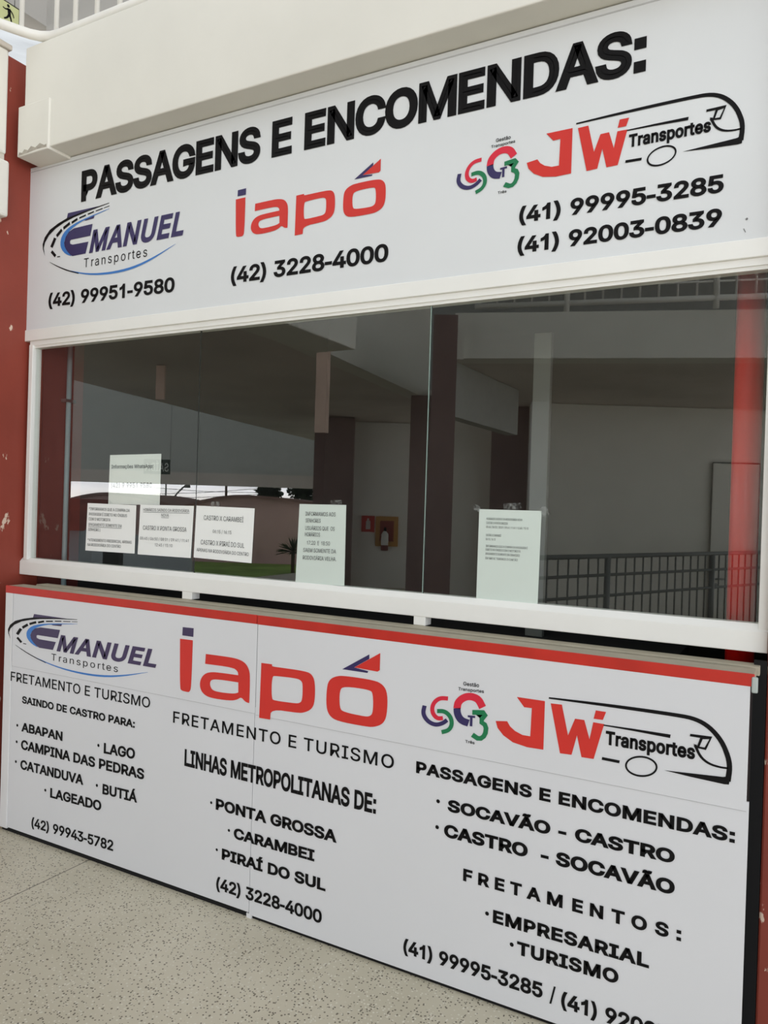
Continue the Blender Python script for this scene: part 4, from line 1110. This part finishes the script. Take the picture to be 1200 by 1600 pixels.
o, P = notice('notice_sheet', [(137, 786), (213, 789.5), (210.3, 865), (133.3, 860)], NY, M_PAPER,
              'leftmost sheet of the lower row, beginning INFORMAMOS QUE A COMPRA', 'notice', GRP)
for s, u0, u1, v, ul in (('*INFORMAMOS QUE A COMPRA DA', .045, .88, .145, 0), ('PASSAGEM É DIRETO NO ÔNIBUS', .05, .83, .255, 0), ('COM O MOTORISTA', .05, .50, .36, 0),
                         ('(PAGAMENTO SOMENTE EM', .05, .73, .475, 1), ('DINHEIRO.)', .05, .30, .58, 0), ('*ATENDIMENTO PRESENCIAL APENAS', .05, .94, .80, 0), ('NA RODOVIÁRIA DO CENTRO', .05, .73, .90, 0)):
    paper_line(o, P, NY, s, u0, u1, v, .0125, M_INK, -.001, underline=bool(ul))

o, P = notice('notice_sheet', [(219.3, 788.5), (303, 790.5), (298, 872), (215, 866)], NY, M_PAPER,
              'sheet headed HORÁRIOS SAINDO DA RODOVIÁRIA NOVA, just left of the pane seam', 'notice', GRP)
for s, u0, u1, v, h, ul in (('HORÁRIOS SAINDO DA RODOVIÁRIA', .07, .93, .125, .012, 1), ('NOVA', .42, .56, .225, .012, 1), ('CASTRO X PONTA GROSSA', .085, .90, .50, .018, 0),
                            ('05:45 / 06:50 / 08:01 / 09:41 / 11:41', .04, .95, .70, .0125, 0), ('12:45 / 15:10', .33, .66, .815, .0125, 0)):
    paper_line(o, P, NY, s, u0, u1, v, h, M_INK, .0, underline=bool(ul))

o, P = notice('notice_sheet', [(307, 790), (398, 794.3), (393, 880), (302.5, 871)], NY, M_PAPER,
              'sheet reading CASTRO X CARAMBEÍ and CASTRO X PIRAÍ DO SUL, right of the pane seam', 'notice', GRP)
for s, u0, u1, v, h in (('CASTRO X CARAMBEÍ', .15, .83, .265, .019), ('06:15 / 16:15', .32, .64, .50, .0135), ('CASTRO X PIRAÍ DO SUL', .12, .87, .735, .019), ('APENAS NA RODOVIÁRIA DO CENTRO', .055, .95, .875, .0135)):
    paper_line(o, P, NY, s, u0, u1, v, h, M_INK, .0)
tape(o, 337, 788, .022, .011, NY)

o, P = notice('notice_sheet', [(468, 787.5), (541, 789), (538, 915.5), (461.5, 910)], NY, M_PAPER2,
              'tall sheet beginning INFORMAMOS AOS SENHORES USUÁRIOS', 'notice', GRP)
for s, u0, u1, v in (('INFORMAMOS AOS', .15, .79, .145), ('SENHORES', .16, .48, .23), ('USUÁRIOS QUE  OS', .16, .78, .325), ('HORÁRIOS', .16, .48, .405), ('17:20  E  18:50', .21, .69, .51), ('SAEM SOMENTE DA', .14, .82, .605), ('RODOVIÁRIA VELHA.', .14, .83, .70)):
    paper_line(o, P, NY, s, u0, u1, v, .0145, M_INK, -.002)
tape(o, 526, 785, .024, .008, NY, 0.03)

o, P = notice('notice_sheet', [(748.8, 795.5), (846.2, 798.3), (840, 945), (744, 936)], NY, M_PAPER2,
              'tall sheet of faint small print in the right half of the window', 'notice', GRP)
for s, u0, u1, v, k in (('HORÁRIOS SAINDO DA RODOVIÁRIA NOVA', .13, .71, .115, 0), ('CASTRO X PONTA GROSSA', .13, .48, .16, 0), ('05:45 / 06:50 / 08:01 / 09:41 / 11:41 / 12:45 / 15:10', .13, .81, .205, 1), ('CASTRO X CARAMBEÍ', .13, .38, .295, 0),
                        ('06:15 / 16:15', .13, .29, .34, 1), ('INFORMAMOS QUE A COMPRA DA PASSAGEM É', .135, .81, .415, 1), ('DIRETO NO ÔNIBUS COM O MOTORISTA', .135, .70, .455, 1), ('(PAGAMENTO SOMENTE EM DINHEIRO)', .135, .69, .50, 1), ('EM BREVE TEREMOS O CARTÃO', .135, .66, .55, 1)):
    paper_line(o, P, NY, s, u0, u1, v, .0072, M_INK if k else M_INK2, .002 if k else -.004)
tape(o, 801, 791, .030, .010, NY, 0.05)
tape(o, 851, 799, .012, .016, NY, 0.5)
tape(o, 746, 794, .012, .010, NY, -0.3)

# =================================================================== BALCONY RAIL ABOVE THE BEAM
RX, RYP, RZ = -3.06, -0.085, 3.541
rail = thing('balcony_rail', (RX, RYP, 3.52), 'white tubular balcony rail turning a corner above the beam', 'railing')
cpts = [(x_, y_, RZ) for x_, y_ in ((1.6, RYP), (-2.96, RYP), (-3.01, -0.092), (-3.05, -0.112), (-3.08, -0.145), (-3.10, -0.182), (-3.135, -0.254), (-3.60, -1.30))]
tube('bottom_tube', cpts, 0.0215, M_RAIL, rail, 16)
tube('top_tube', [(p[0], p[1], 4.48) for p in cpts], 0.022, M_RAIL, rail, 16)
bx = [-3.005 + 0.128 * k for k in range(1, 30)]
for x in [-2.985] + [-2.862 + 0.137 * k for k in range(24)]:
    tube('baluster', [(x, RYP, RZ), (x, RYP, 4.48)], 0.0105, M_RAIL, rail, 8)
for k in range(8):
    x, y = -3.098 - 0.056 * k, -0.176 - 0.126 * k
    tube('baluster', [(x, y, RZ), (x, y, 4.48)], 0.0105, M_RAIL, rail, 8)
for x in (-2.0, -0.6):
    tube('foot', [(x, RYP, 3.51), (x, RYP, RZ)], 0.012, M_RAIL, rail, 8)

# exit pictogram sign up by the far opening
EX = -5.45


def at_x(px, py, x):
    d = RIGHT * ((px - 600) / 1200.0) + DOWN * ((py - 800) / 1200.0) + FWD
    t = x / d.x
    return (x, d.y * t - DC, d.z * t + HC)


ytop = at_x(31, 15, EX)
yl = at_x(1, -14, EX)
ex = thing('exit_sign', (EX, (ytop[1] + yl[1]) / 2, ytop[2] - .24), 'black framed yellow exit pictogram of a running man, upper left corner', 'sign')
y0, y1, z1_ = ytop[1] - 0.27, ytop[1] + 0.012, ytop[2]
z0_ = z1_ - 0.178
box('frame', EX - 0.02, EX, y0, y1, z0_, z1_, M_BLACK, ex, 0.003)
box('face', EX, EX + 0.002, y0 + 0.010, y1 - 0.020, z0_ + 0.010, z1_ - 0.010, M_GLOW, ex)
bm = bmesh.new()
mc, zc_ = at_x(14, 22, EX)[1:]
FS = 0.72


def limb(bm, pts, w):
    pl = ribbon([(p[0] * FS, p[1] * FS) for p in pts], [k * FS for k in w], 1)
    f = [bm.verts.new((EX + 0.003, mc + p[0], zc_ + p[1])) for p in pl]
    bm.faces.new(f)


f = [bm.verts.new((EX + 0.003, mc + (p[0] - .012) * FS, zc_ + (.078 + p[1]) * FS)) for p in ellipse(0, 0, .016, .017, n=16)]
bm.faces.new(f)
limb(bm, [(-.005, .055), (0, .02), (.002, -.015)], [.036, .038, .03])
limb(bm, [(-.005, .048), (-.045, .028), (-.075, .036)], [.018, .015, .012])
limb(bm, [(.004, .05), (.042, .022), (.056, -.015)], [.018, .015, .012])
limb(bm, [(-.002, -.01), (-.022, -.05), (-.058, -.075)], [.024, .019, .015])
limb(bm, [(.006, -.01), (.026, -.055), (.032, -.105)], [.024, .019, .015])
from_bm('running_figure', bm, M_BLACK, ex)
tube('hanger', [(EX - .01, y1 - .05, z1_), (EX - .01, y1 - .05, z1_ + .6)], 0.004, M_STEEL, ex, 6)

# =================================================================== BEHIND THE GLASS
pole = tag(tube('red_pole', [(-0.163, 0.30, 0.0), (-0.163, 0.30, 3.02)], 0.0425, M_REDIN, None, 32),
           'round red pole behind the right end of the glass', 'pole')
pipe = thing('conduit_pipe', (-3.235, 0.235, 0.0), 'thin grey blue conduit pipe behind the left end of the glass', 'pipe')
tube('pipe', [(-3.232, 0.235, 0.0), (-3.232, 0.235, 2.30)], 0.0125, M_PIPE, pipe, 12)
box('pipe_clip', -3.25, -3.216, 0.205, 0.265, 1.96, 1.975, M_STEEL, pipe)
desk = thing('interior_desk', (-1.7, 0.8, 0.0), 'dark desk inside the ticket office', 'desk')
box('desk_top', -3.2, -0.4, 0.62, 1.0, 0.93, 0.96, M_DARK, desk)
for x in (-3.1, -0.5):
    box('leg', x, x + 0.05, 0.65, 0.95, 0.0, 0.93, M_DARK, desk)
post = tag(box('white_upright_board', on_plane(834, 560, 0.8)[0], on_plane(861, 560, 0.8)[0], 0.8, 0.83, 0.96, 2.247, mat('grey_upright_board', (128, 131, 126), 0.7), None, 0.002),
           'grey upright board standing inside behind the right pane', 'board')

# =================================================================== OPPOSITE SIDE OF THE HALL (seen mirrored in the glass)
Zs = 3.035
# right hand beam, its soffit, wall, upper storey
A, B = opp(708, 540, 7.85), opp(1340, 540, 7.2)
ob = thing('fascia_beam', ((A.x + B.x) / 2, A.y, Zs), 'white beam of the opposite gallery mirrored in the right panes', 'beam')
ob['kind'] = 'structure'
slab('beam_body', A, B, 0.28, Zs, 3.50, M_WHITE, ob)
a2, b2 = opp(694, 540, 7.80), opp(722, 540, 7.78)
slab('corner_block', a2, b2, 0.2, Zs - 0.02, Zs + 0.22, M_WHITE, ob)
pl = [opp(690, 540, 7.9), opp(1340, 540, 7.25), opp(1340, 640, 12.5), opp(690, 640, 13.0)]
struct(prism('ceiling_gallery', [(p.x, p.y) for p in pl], Zs + 0.005, Zs + 0.12, M_CEIL))
A, B = opp(830, 640, 10.9), opp(1340, 640, 10.9)
struct(slab('wall_opposite', A, B, 0.2, 0.0, Zs, M_WHITE))
A, B = opp(828, 640, 10.78), opp(856, 640, 10.74)
struct(slab('trim_4', A, B, 0.12, 0.0, Zs, M_TRIM))
A, B = opp(615, 400, 12.5), opp(1340, 400, 12.0)
struct(slab('wall_opposite_upper', A, B, 0.2, Zs + 0.12, 5.5, mat('shadowed_white_wall', (150, 152, 148), 0.8)))  # plain white wall whose shadow is put into the grey
pl = [opp(690, 540, 8.3), opp(1340, 540, 7.6), opp(1340, 640, 12.5), opp(690, 640, 13.0)]
struct(prism('ceiling_upper_gallery', [(p.x, p.y) for p in pl], 5.4, 5.6, M_WHITE))
# hanging cross beam and dark doorway at the left of that wall
A, B = opp(706, 600, 7.98), opp(808, 640, 9.8)
struct(slab('trim_5', A, B, 0.15, 2.46, Zs, mat('grey_concrete_beam', (172, 172, 165), 0.8)))
A, B = opp(766, 700, 11.4), opp(832, 700, 11.3)
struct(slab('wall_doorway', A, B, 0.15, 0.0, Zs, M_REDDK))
A, B = opp(700, 700, 11.6), opp(771, 700, 12.0)
struct(slab('wall_partition', A, B, 0.15, 0.0, Zs, M_WHITE))
# door with lever handle
door = bpy.data.objects.new('door_1', None)
C.objects.link(door)
dp = opp(1150, 809, 10.85)
door.location = (dp.x, dp.y, 0)
door['kind'] = 'structure'
A, B = opp(1114, 723, 10.86), opp(1188, 723, 10.86)
slab('door_gap', A, B, 0.02, 0.0, opp(1150, 722.5, 10.86).z, mat('door_gap_grey', (95, 97, 92), 0.9), door)
A, B = opp(1115, 723, 10.83), opp(1187, 723, 10.83)
slab('leaf', A, B, 0.03, 0.0, opp(1150, 724.5, 10.83).z, M_WHITE, door)
hA, hB = opp(1118, 905, 10.76), opp(1133, 905.5, 10.76)
tube('handle', [opp(1118, 905, 10.82), hA, hB], 0.014, M_STEEL, door, 8)
tube('lock', [opp(1118, 914, 10.82), opp(1118, 914, 10.78)], 0.025, M_STEEL, door, 10)

# columns of the opposite side
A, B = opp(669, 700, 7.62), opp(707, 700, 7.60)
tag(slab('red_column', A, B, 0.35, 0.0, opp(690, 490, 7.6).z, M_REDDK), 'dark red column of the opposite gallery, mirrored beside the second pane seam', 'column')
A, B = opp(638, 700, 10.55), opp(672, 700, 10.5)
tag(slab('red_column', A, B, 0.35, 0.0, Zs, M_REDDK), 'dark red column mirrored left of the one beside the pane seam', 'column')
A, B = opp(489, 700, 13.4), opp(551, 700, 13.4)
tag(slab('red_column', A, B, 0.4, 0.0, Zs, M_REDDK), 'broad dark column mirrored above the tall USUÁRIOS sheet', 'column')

# left wing: cross beam, slab, far wall with extinguisher
A, B = opp(405, 510, 6.55), opp(668, 622, 10.9)
lb = thing('wing_beam', ((A.x + B.x) / 2, (A.y + B.y) / 2, Zs), 'grey mirrored beam running back above the opposite columns', 'beam')
lb['kind'] = 'structure'
slab('beam_body', A, B, 0.25, Zs, 4.45, M_WHITE, lb)
c0, c1 = opp(405, 510, 6.5), opp(668, 622, 11.0)
pl = [(c0.x - 0.2, c0.y + 1.2), (c1.x, c1.y), (c1.x, -15.5), (-10.9, -15.0), (-8.62, -4.78), (-7.7, -1.4)]
struct(prism('ceiling_wing', pl, Zs + 0.01, Zs + 0.16, M_CEIL))
A, B = opp(549, 700, 14.1), opp(640, 700, 14.1)
M_WHITE_LIFT = mat('lightened_white_paint', (247, 247, 241), 0.75, 0.02)  # wall white lightened in colour to make up for the dim wing
struct(slab('wall_far', A, B, 0.2, 0.0, Zs, M_WHITE_LIFT))


def far_box(name, px0, px1, py0, py1, d, t, ma, parent, bev=0):
    a, b = opp(px0, (py0 + py1) / 2, d), opp(px1, (py0 + py1) / 2, d)
    return slab(name, a, b, t, opp((px0 + px1) / 2, py1, d).z, opp((px0 + px1) / 2, py0, d).z, ma, parent)


p0 = opp(573, 831, 14.0)
s1 = thing('extinguisher_sign', p0, 'small red fire extinguisher sign mirrored on the far wall', 'sign')
far_box('plate', 563, 583.5, 806, 831, 14.08, 0.01, M_LRED, s1)
far_box('pictogram_body', 570, 577, 814, 827, 14.07, 0.005, M_TRIM, s1)
far_box('pictogram_neck', 572, 575, 810, 814, 14.07, 0.005, M_TRIM, s1)
p0 = opp(602, 853, 14.0)
s2 = thing('extinguisher_cabinet', p0, 'ochre framed red panel with extinguisher mirrored on the far wall', 'cabinet')
far_box('frame', 585, 620.5, 807, 854, 14.08, 0.012, M_YEL, s2)
far_box('back_plate', 592, 613.5, 814, 846, 14.06, 0.012, mat('dull_red_panel', (150, 62, 54), 0.6), s2)
e0 = opp(599, 857, 13.95)
e1 = opp(599, 830, 13.95)
ext = thing('fire_extinguisher', e0, 'pale labelled fire extinguisher hung on the ochre framed panel', 'extinguisher')
tube('cylinder', [e0, (e0.x, e0.y, e0.z + .05), (e0.x, e0.y, e1.z - .06), (e0.x, e0.y, e1.z)], [.06, .065, .065, .03], M_PAPER, ext, 14)
tube('label_band', [(e0.x, e0.y, e0.z + .10), (e0.x, e0.y, e0.z + .25)], .067, M_PAPER, ext, 14)
tube('foot_ring', [(e0.x, e0.y, e0.z - .04), (e0.x, e0.y, e0.z + .06)], .068, mat('dark_red_ring', (120, 50, 44), 0.5), ext, 14)
tube('valve', [(e0.x, e0.y, e1.z), (e0.x, e0.y, e1.z + .07)], .025, M_BLACK, ext, 8)

# boards hanging from the wing slab
for (px0, px1, py0, py1, d, lab) in ((489.5, 511, 545, 675, 7.6, 'larger pale pink board hanging from the mirrored ceiling'), (239.5, 253, 570, 623, 8.8, 'smaller pale pink board hanging from the mirrored ceiling, towards the left')):
    p0 = opp((px0 + px1) / 2, py1, d)
    h = thing('hanging_board', p0, lab, 'board')
    far_box('board', px0, px1, py0, py1, d, 0.05, M_PINK, h)
    t0 = opp((px0 + px1) / 2, py0 + 2, d)
    tube('hanger', [(t0.x, t0.y - .02, t0.z), (t0.x, t0.y - .02, Zs + .02)], .006, M_STEEL, h, 6)

# outer canopy beam beyond the wing
A, B = opp(60, 700, 20), opp(505, 700, 20)
struct(slab('trim_6', A, B, 0.3, opp(300, 743, 20).z, 4.6, mat('dull_canopy_paint', (188, 191, 186), 0.8)))
A, B = opp(60, 740, 19.6), opp(505, 740, 19.6)
struct(slab('trim_7', A, B, 0.3, opp(300, 757.5, 19.6).z, opp(300, 738, 19.6).z, M_CEIL))
# SAIDA sign under the canopy
p0 = opp(245, 740, 15)
sx = thing('exit_sign', p0, 'small dark green SAÍDA sign mirrored beside the WhatsApp sheet', 'sign')
A, B = opp(222, 729, 15), opp(263.5, 729, 15)
zb0, zb1 = opp(243, 740.5, 15).z, opp(243, 717.5, 15).z
slab('plate', A, B, 0.02, zb0, zb1, M_EXITG, sx)
tube('hanger', [(B.x, B.y, zb1), (B.x, B.y, Zs + .3)], .006, M_STEEL, sx, 6)
me = text_mesh('SAÍDA', 0.012, 1.0, 0.0)
us = [v.co.x for v in me.vertices]
d_ = Vector((A.x - B.x, A.y - B.y, 0))
nrm = Vector((-d_.y, d_.x, 0)).normalized()
if nrm.dot(Vector((0, 0, 0)) - Vector((A.x, A.y, 0))) < 0:
    nrm = -nrm
for v in me.vertices:
    t = (v.co.x - min(us)) / (max(us) - min(us))
    t = 0.05 + 0.9 * t
    w = v.co.y / CAP
    v.co = Vector((B.x + d_.x * t, B.y + d_.y * t, zb0 + (zb1 - zb0) * (0.2 + 0.55 * w))) + nrm * 0.004
link('lettering', me, sx, M_PAPER)

# railing on the opposite beam
A, B = opp(740, 478, 7.95), opp(1300, 456, 7.1)
r2 = thing('balcony_rail', ((A.x + B.x) / 2, (A.y + B.y) / 2, 3.5), 'balcony rail mirrored at the top right of the glass', 'railing')
zt0 = 3.60
dv = B - A
ln = Vector((dv.x, dv.y, 0)).length
for nm, z, r in (('bottom_tube', zt0, .028), ('middle_tube', zt0 + .16, .010), ('top_tube', zt0 + .95, .028)):
    tube(nm, [(A.x, A.y, z), (B.x, B.y, z)], r, M_RAIL, r2, 10)
k = int(ln / 0.17)
for i in range(k + 1):
    t = (i + 0.3) / k if k else 0
    x, y = A.x + dv.x * t, A.y + dv.y * t
    fat = (i % 8 == 5)
    tube('post' if fat else 'baluster', [(x, y, 3.5 if fat else zt0), (x, y, zt0 + .95)], .03 if fat else .011, M_RAIL, r2, 8)

# dark ramp railing in front of the opposite wall
A, B = opp(800, 874, 6.9), opp(1300, 859, 11.0)
r3 = thing('ramp_railing', ((A.x + B.x) / 2, (A.y + B.y) / 2, 0.0), 'dark barred railing mirrored low in the right pane', 'railing')
dv = B - A
ln = Vector((dv.x, dv.y, 0)).length
zr = 1.06
for nm, z, r in (('top_tube', zr, .024), ('middle_tube', zr - .19, .016), ('lower_tube', zr - .40, .016), ('bottom_tube', .12, .016)):
    tube(nm, [(A.x, A.y, z), (B.x, B.y, z)], r, M_DKRAIL, r3, 8)
k = int(ln / 0.155)
for i in range(k + 1):
    t = i / k
    x, y = A.x + dv.x * t, A.y + dv.y * t
    fat = (i % 13 == 9)
    tube('post' if fat else 'baluster', [(x, y, 0.0 if fat else .12), (x, y, zr)], .032 if fat else .009, M_DKRAIL, r3, 8)

# =================================================================== OUTDOORS, beyond the wing (mirrored)
GZ = -0.88
gr = box('ground', -70, -9.6, -70, 12, GZ - 0.3, GZ, M_ASPH)
struct(gr)
A, B = opp(285, 890, 22), opp(500, 890, 22)
g2 = prism('lawn', [(p.x, p.y) for p in (opp(302, 890, 17.5), opp(520, 890, 17.5), opp(560, 890, 29.6), opp(302, 890, 29.6))], GZ, GZ + 0.03, M_GRASS)
g2['kind'] = 'stuff'
g2['label'] = 'green lawn in front of the brick warehouse'


def warehouse(px0, px1, apex, top, edge0, edge1, d, depth, ma, label):
    """round-roofed brick shed: gable outline swept back, separate curved roof sheet"""
    n = 16
    prof = []
    for i in range(n + 1):
        px = px0 + (px1 - px0) * i / n
        if px <= apex:
            t = (apex - px) / (apex - px0)
            py = top + (edge0 - top) * t ** 1.7
        else:
            t = (px - apex) / (px1 - apex)
            py = top + (edge1 - top) * t ** 1.7
        prof.append(opp(px, py, d))
    o = thing('warehouse', ((prof[0].x + prof[-1].x) / 2, (prof[0].y + prof[-1].y) / 2, GZ), label, 'building')
    off = Vector((-FWD.x * -1, -FWD.y, 0)).normalized() * depth
    bm = bmesh.new()
    top_f = [bm.verts.new(p) for p in prof]
    top_b = [bm.verts.new(p + off) for p in prof]
    lo = [bm.verts.new((prof[0].x, prof[0].y, GZ)), bm.verts.new((prof[-1].x, prof[-1].y, GZ))]
    lob = [bm.verts.new(lo[0].co + off), bm.verts.new(lo[1].co + off)]
    bm.faces.new([lo[0]] + top_f + [lo[1]])
    bm.faces.new([lob[1]] + top_b[::-1] + [lob[0]])
    bm.faces.new((lo[0], lob[0], top_b[0], top_f[0]))
    bm.faces.new((lo[1], top_f[-1], top_b[-1], lob[1]))
    bmesh.ops.recalc_face_normals(bm, faces=bm.faces)
    from_bm('brick_wall', bm, ma, o)
    bm = bmesh.new()
    sh = Vector((0, 0, 0.02)) - off.normalized() * 0.25
    ra = [bm.verts.new(p + sh) for p in prof]
    rb = [bm.verts.new(p + off + Vector((0, 0, .02))) for p in prof]
    for i in range(n):
        bm.faces.new((ra[i], ra[i + 1], rb[i + 1], rb[i]))
    bmesh.ops.recalc_face_normals(bm, faces=bm.faces)
    bmesh.ops.solidify(bm, geom=bm.faces[:], thickness=0.10)
    from_bm('roof', bm, M_SHED, o)
    return o


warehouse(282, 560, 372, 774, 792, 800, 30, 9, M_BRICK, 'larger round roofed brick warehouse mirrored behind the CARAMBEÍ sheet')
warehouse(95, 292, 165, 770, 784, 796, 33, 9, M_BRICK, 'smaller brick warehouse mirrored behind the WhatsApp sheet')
hs = opp(90, 840, 27)
house = thing('tiled_house', (hs.x, hs.y, GZ), 'low house with red tiled roof mirrored at the left edge', 'house')
A, B = opp(40, 840, 27), opp(124, 840, 27)
slab('wall', A, B, 4, GZ, opp(80, 826, 27).z, M_BLUEW, house)
A2, B2 = opp(36, 840, 26.6), opp(130, 840, 26.6)
bk = Vector((FWD.x, -FWD.y, 0)).normalized()
zlo, zhi = opp(80, 828, 26.6).z, opp(80, 778, 29).z
bm = bmesh.new()
q1 = [Vector((A2.x, A2.y, zlo)), Vector((B2.x, B2.y, zlo)), Vector((B2.x, B2.y, zhi)) + bk * 2.4, Vector((A2.x, A2.y, zhi)) + bk * 2.4]
q2 = [q1[3], q1[2], Vector((B2.x, B2.y, zlo)) + bk * 4.8, Vector((A2.x, A2.y, zlo)) + bk * 4.8]
for qq in (q1, q2):
    bm.faces.new([bm.verts.new(p) for p in qq])
bmesh.ops.solidify(bm, geom=bm.faces[:], thickness=0.12)
from_bm('roof', bm, M_ROOF, house)
A, B = opp(142, 860, 24), opp(296, 860, 24)
gw = tag(slab('garden_wall', A, B, 0.25, GZ, opp(210, 836, 24).z, M_BLUEW), 'grey rendered garden wall mirrored below the paper sheets', 'wall')
A, B = opp(158, 880, 17.5), opp(183, 880, 17.5)
gp = tag(slab('gate_pillar', A, B, 0.3, GZ, opp(170, 845, 17.5).z, M_DARK), 'dark gate pillar mirrored below the leftmost sheet', 'pillar')

lp0 = opp(258, 800, 46)
lamp = thing('street_lamp', (lp0.x, lp0.y, GZ), 'street lamp with curved arm mirrored against the sky', 'lamp')
tube('pole', [(lp0.x, lp0.y, GZ), opp(259, 745, 46)], 0.05, M_STEEL, lamp, 8)
tube('arm', [opp(262, 790, 46), opp(275, 772, 46), opp(286, 761, 46), opp(291, 759, 46)], 0.05, M_DKRAIL, lamp, 8)
tube('lamp_head', [opp(288, 760, 46), opp(296, 759, 46)], [.08, .13], M_DKRAIL, lamp, 8)
ep = opp(353, 800, 44)
tag(tube('utility_pole', [(ep.x, ep.y, GZ), opp(353, 735, 44)], .07, M_BARK, None, 8), 'thin utility pole mirrored against the sky right of the street lamp', 'pole')
wires = thing('overhead_wires', opp(380, 775, 48), 'thin overhead wires crossing the mirrored sky', 'wires')
for (ya, yb_) in ((762, 770), (772, 763), (778, 772)):
    tube('wire', [opp(240, ya, 48), opp(320, (ya + yb_) / 2 + 2, 48), opp(408, yb_, 48)], .016, M_DKRAIL, wires, 5)


def leafy(name, px, py, d, rx, rz, n, label, cat, seed):
    rnd = random.Random(seed)
    c = opp(px, py, d)
    o = thing(name, (c.x, c.y, GZ), label, cat)
    tube('trunk', [(c.x, c.y, GZ), (c.x + .1, c.y, c.z - rz * .3), (c.x, c.y + .1, c.z + rz * .4)], [.16, .12, .05], M_BARK, o, 8)
    bm = bmesh.new()
    for _ in range(n):
        while True:
            q_ = Vector((rnd.uniform(-1, 1), rnd.uniform(-1, 1), rnd.uniform(-1, 1)))
            if .25 < q_.length < 1:
                break
        p = c + Vector((q_.x * rx, q_.y * rx, q_.z * rz))
        u = Vector((rnd.uniform(-1, 1), rnd.uniform(-1, 1), rnd.uniform(-1, 1))).normalized()
        w = u.orthogonal().normalized()
        s = rnd.uniform(.12, .26)
        bm.faces.new([bm.verts.new(p + u * s), bm.verts.new(p + w * s * .55), bm.verts.new(p - u * s), bm.verts.new(p - w * s * .55)])
    from_bm('crown', bm, M_LEAF, o)
    return o


leafy('tree', 421, 769, 46, 0.8, 0.7, 420, 'dark tree mirrored above the warehouse roof, left of the pair', 'tree', 1)
leafy('tree', 472, 764, 50, 0.95, 0.95, 600, 'dark tree mirrored above the warehouse roof, right of the pair', 'tree', 2)
yc = opp(457, 862, 24)
yu = thing('yucca_plant', (yc.x, yc.y, GZ + 0.03), 'spiky yucca plant mirrored left of the tall USUÁRIOS sheet', 'plant')
tube('stem', [(yc.x, yc.y, GZ + 0.03), (yc.x, yc.y, yc.z)], .06, M_BARK, yu, 8)
bm = bmesh.new()
rnd = random.Random(5)
for i in range(40):
    a = rnd.uniform(0, 2 * math.pi)
    el = rnd.uniform(-.3, 1.3)
    d_ = Vector((math.cos(a) * math.cos(el), math.sin(a) * math.cos(el), math.sin(el)))
    sd = d_.cross(Vector((0, 0, 1))).normalized() * .025
    p = Vector((yc.x, yc.y, yc.z))
    bm.faces.new([bm.verts.new(p - sd), bm.verts.new(p + sd), bm.verts.new(p + d_ * .38 + sd * .8 + Vector((0, 0, -.02))), bm.verts.new(p + d_ * .62 + Vector((0, 0, -.10)))])
from_bm('leaves', bm, M_LEAF, yu)
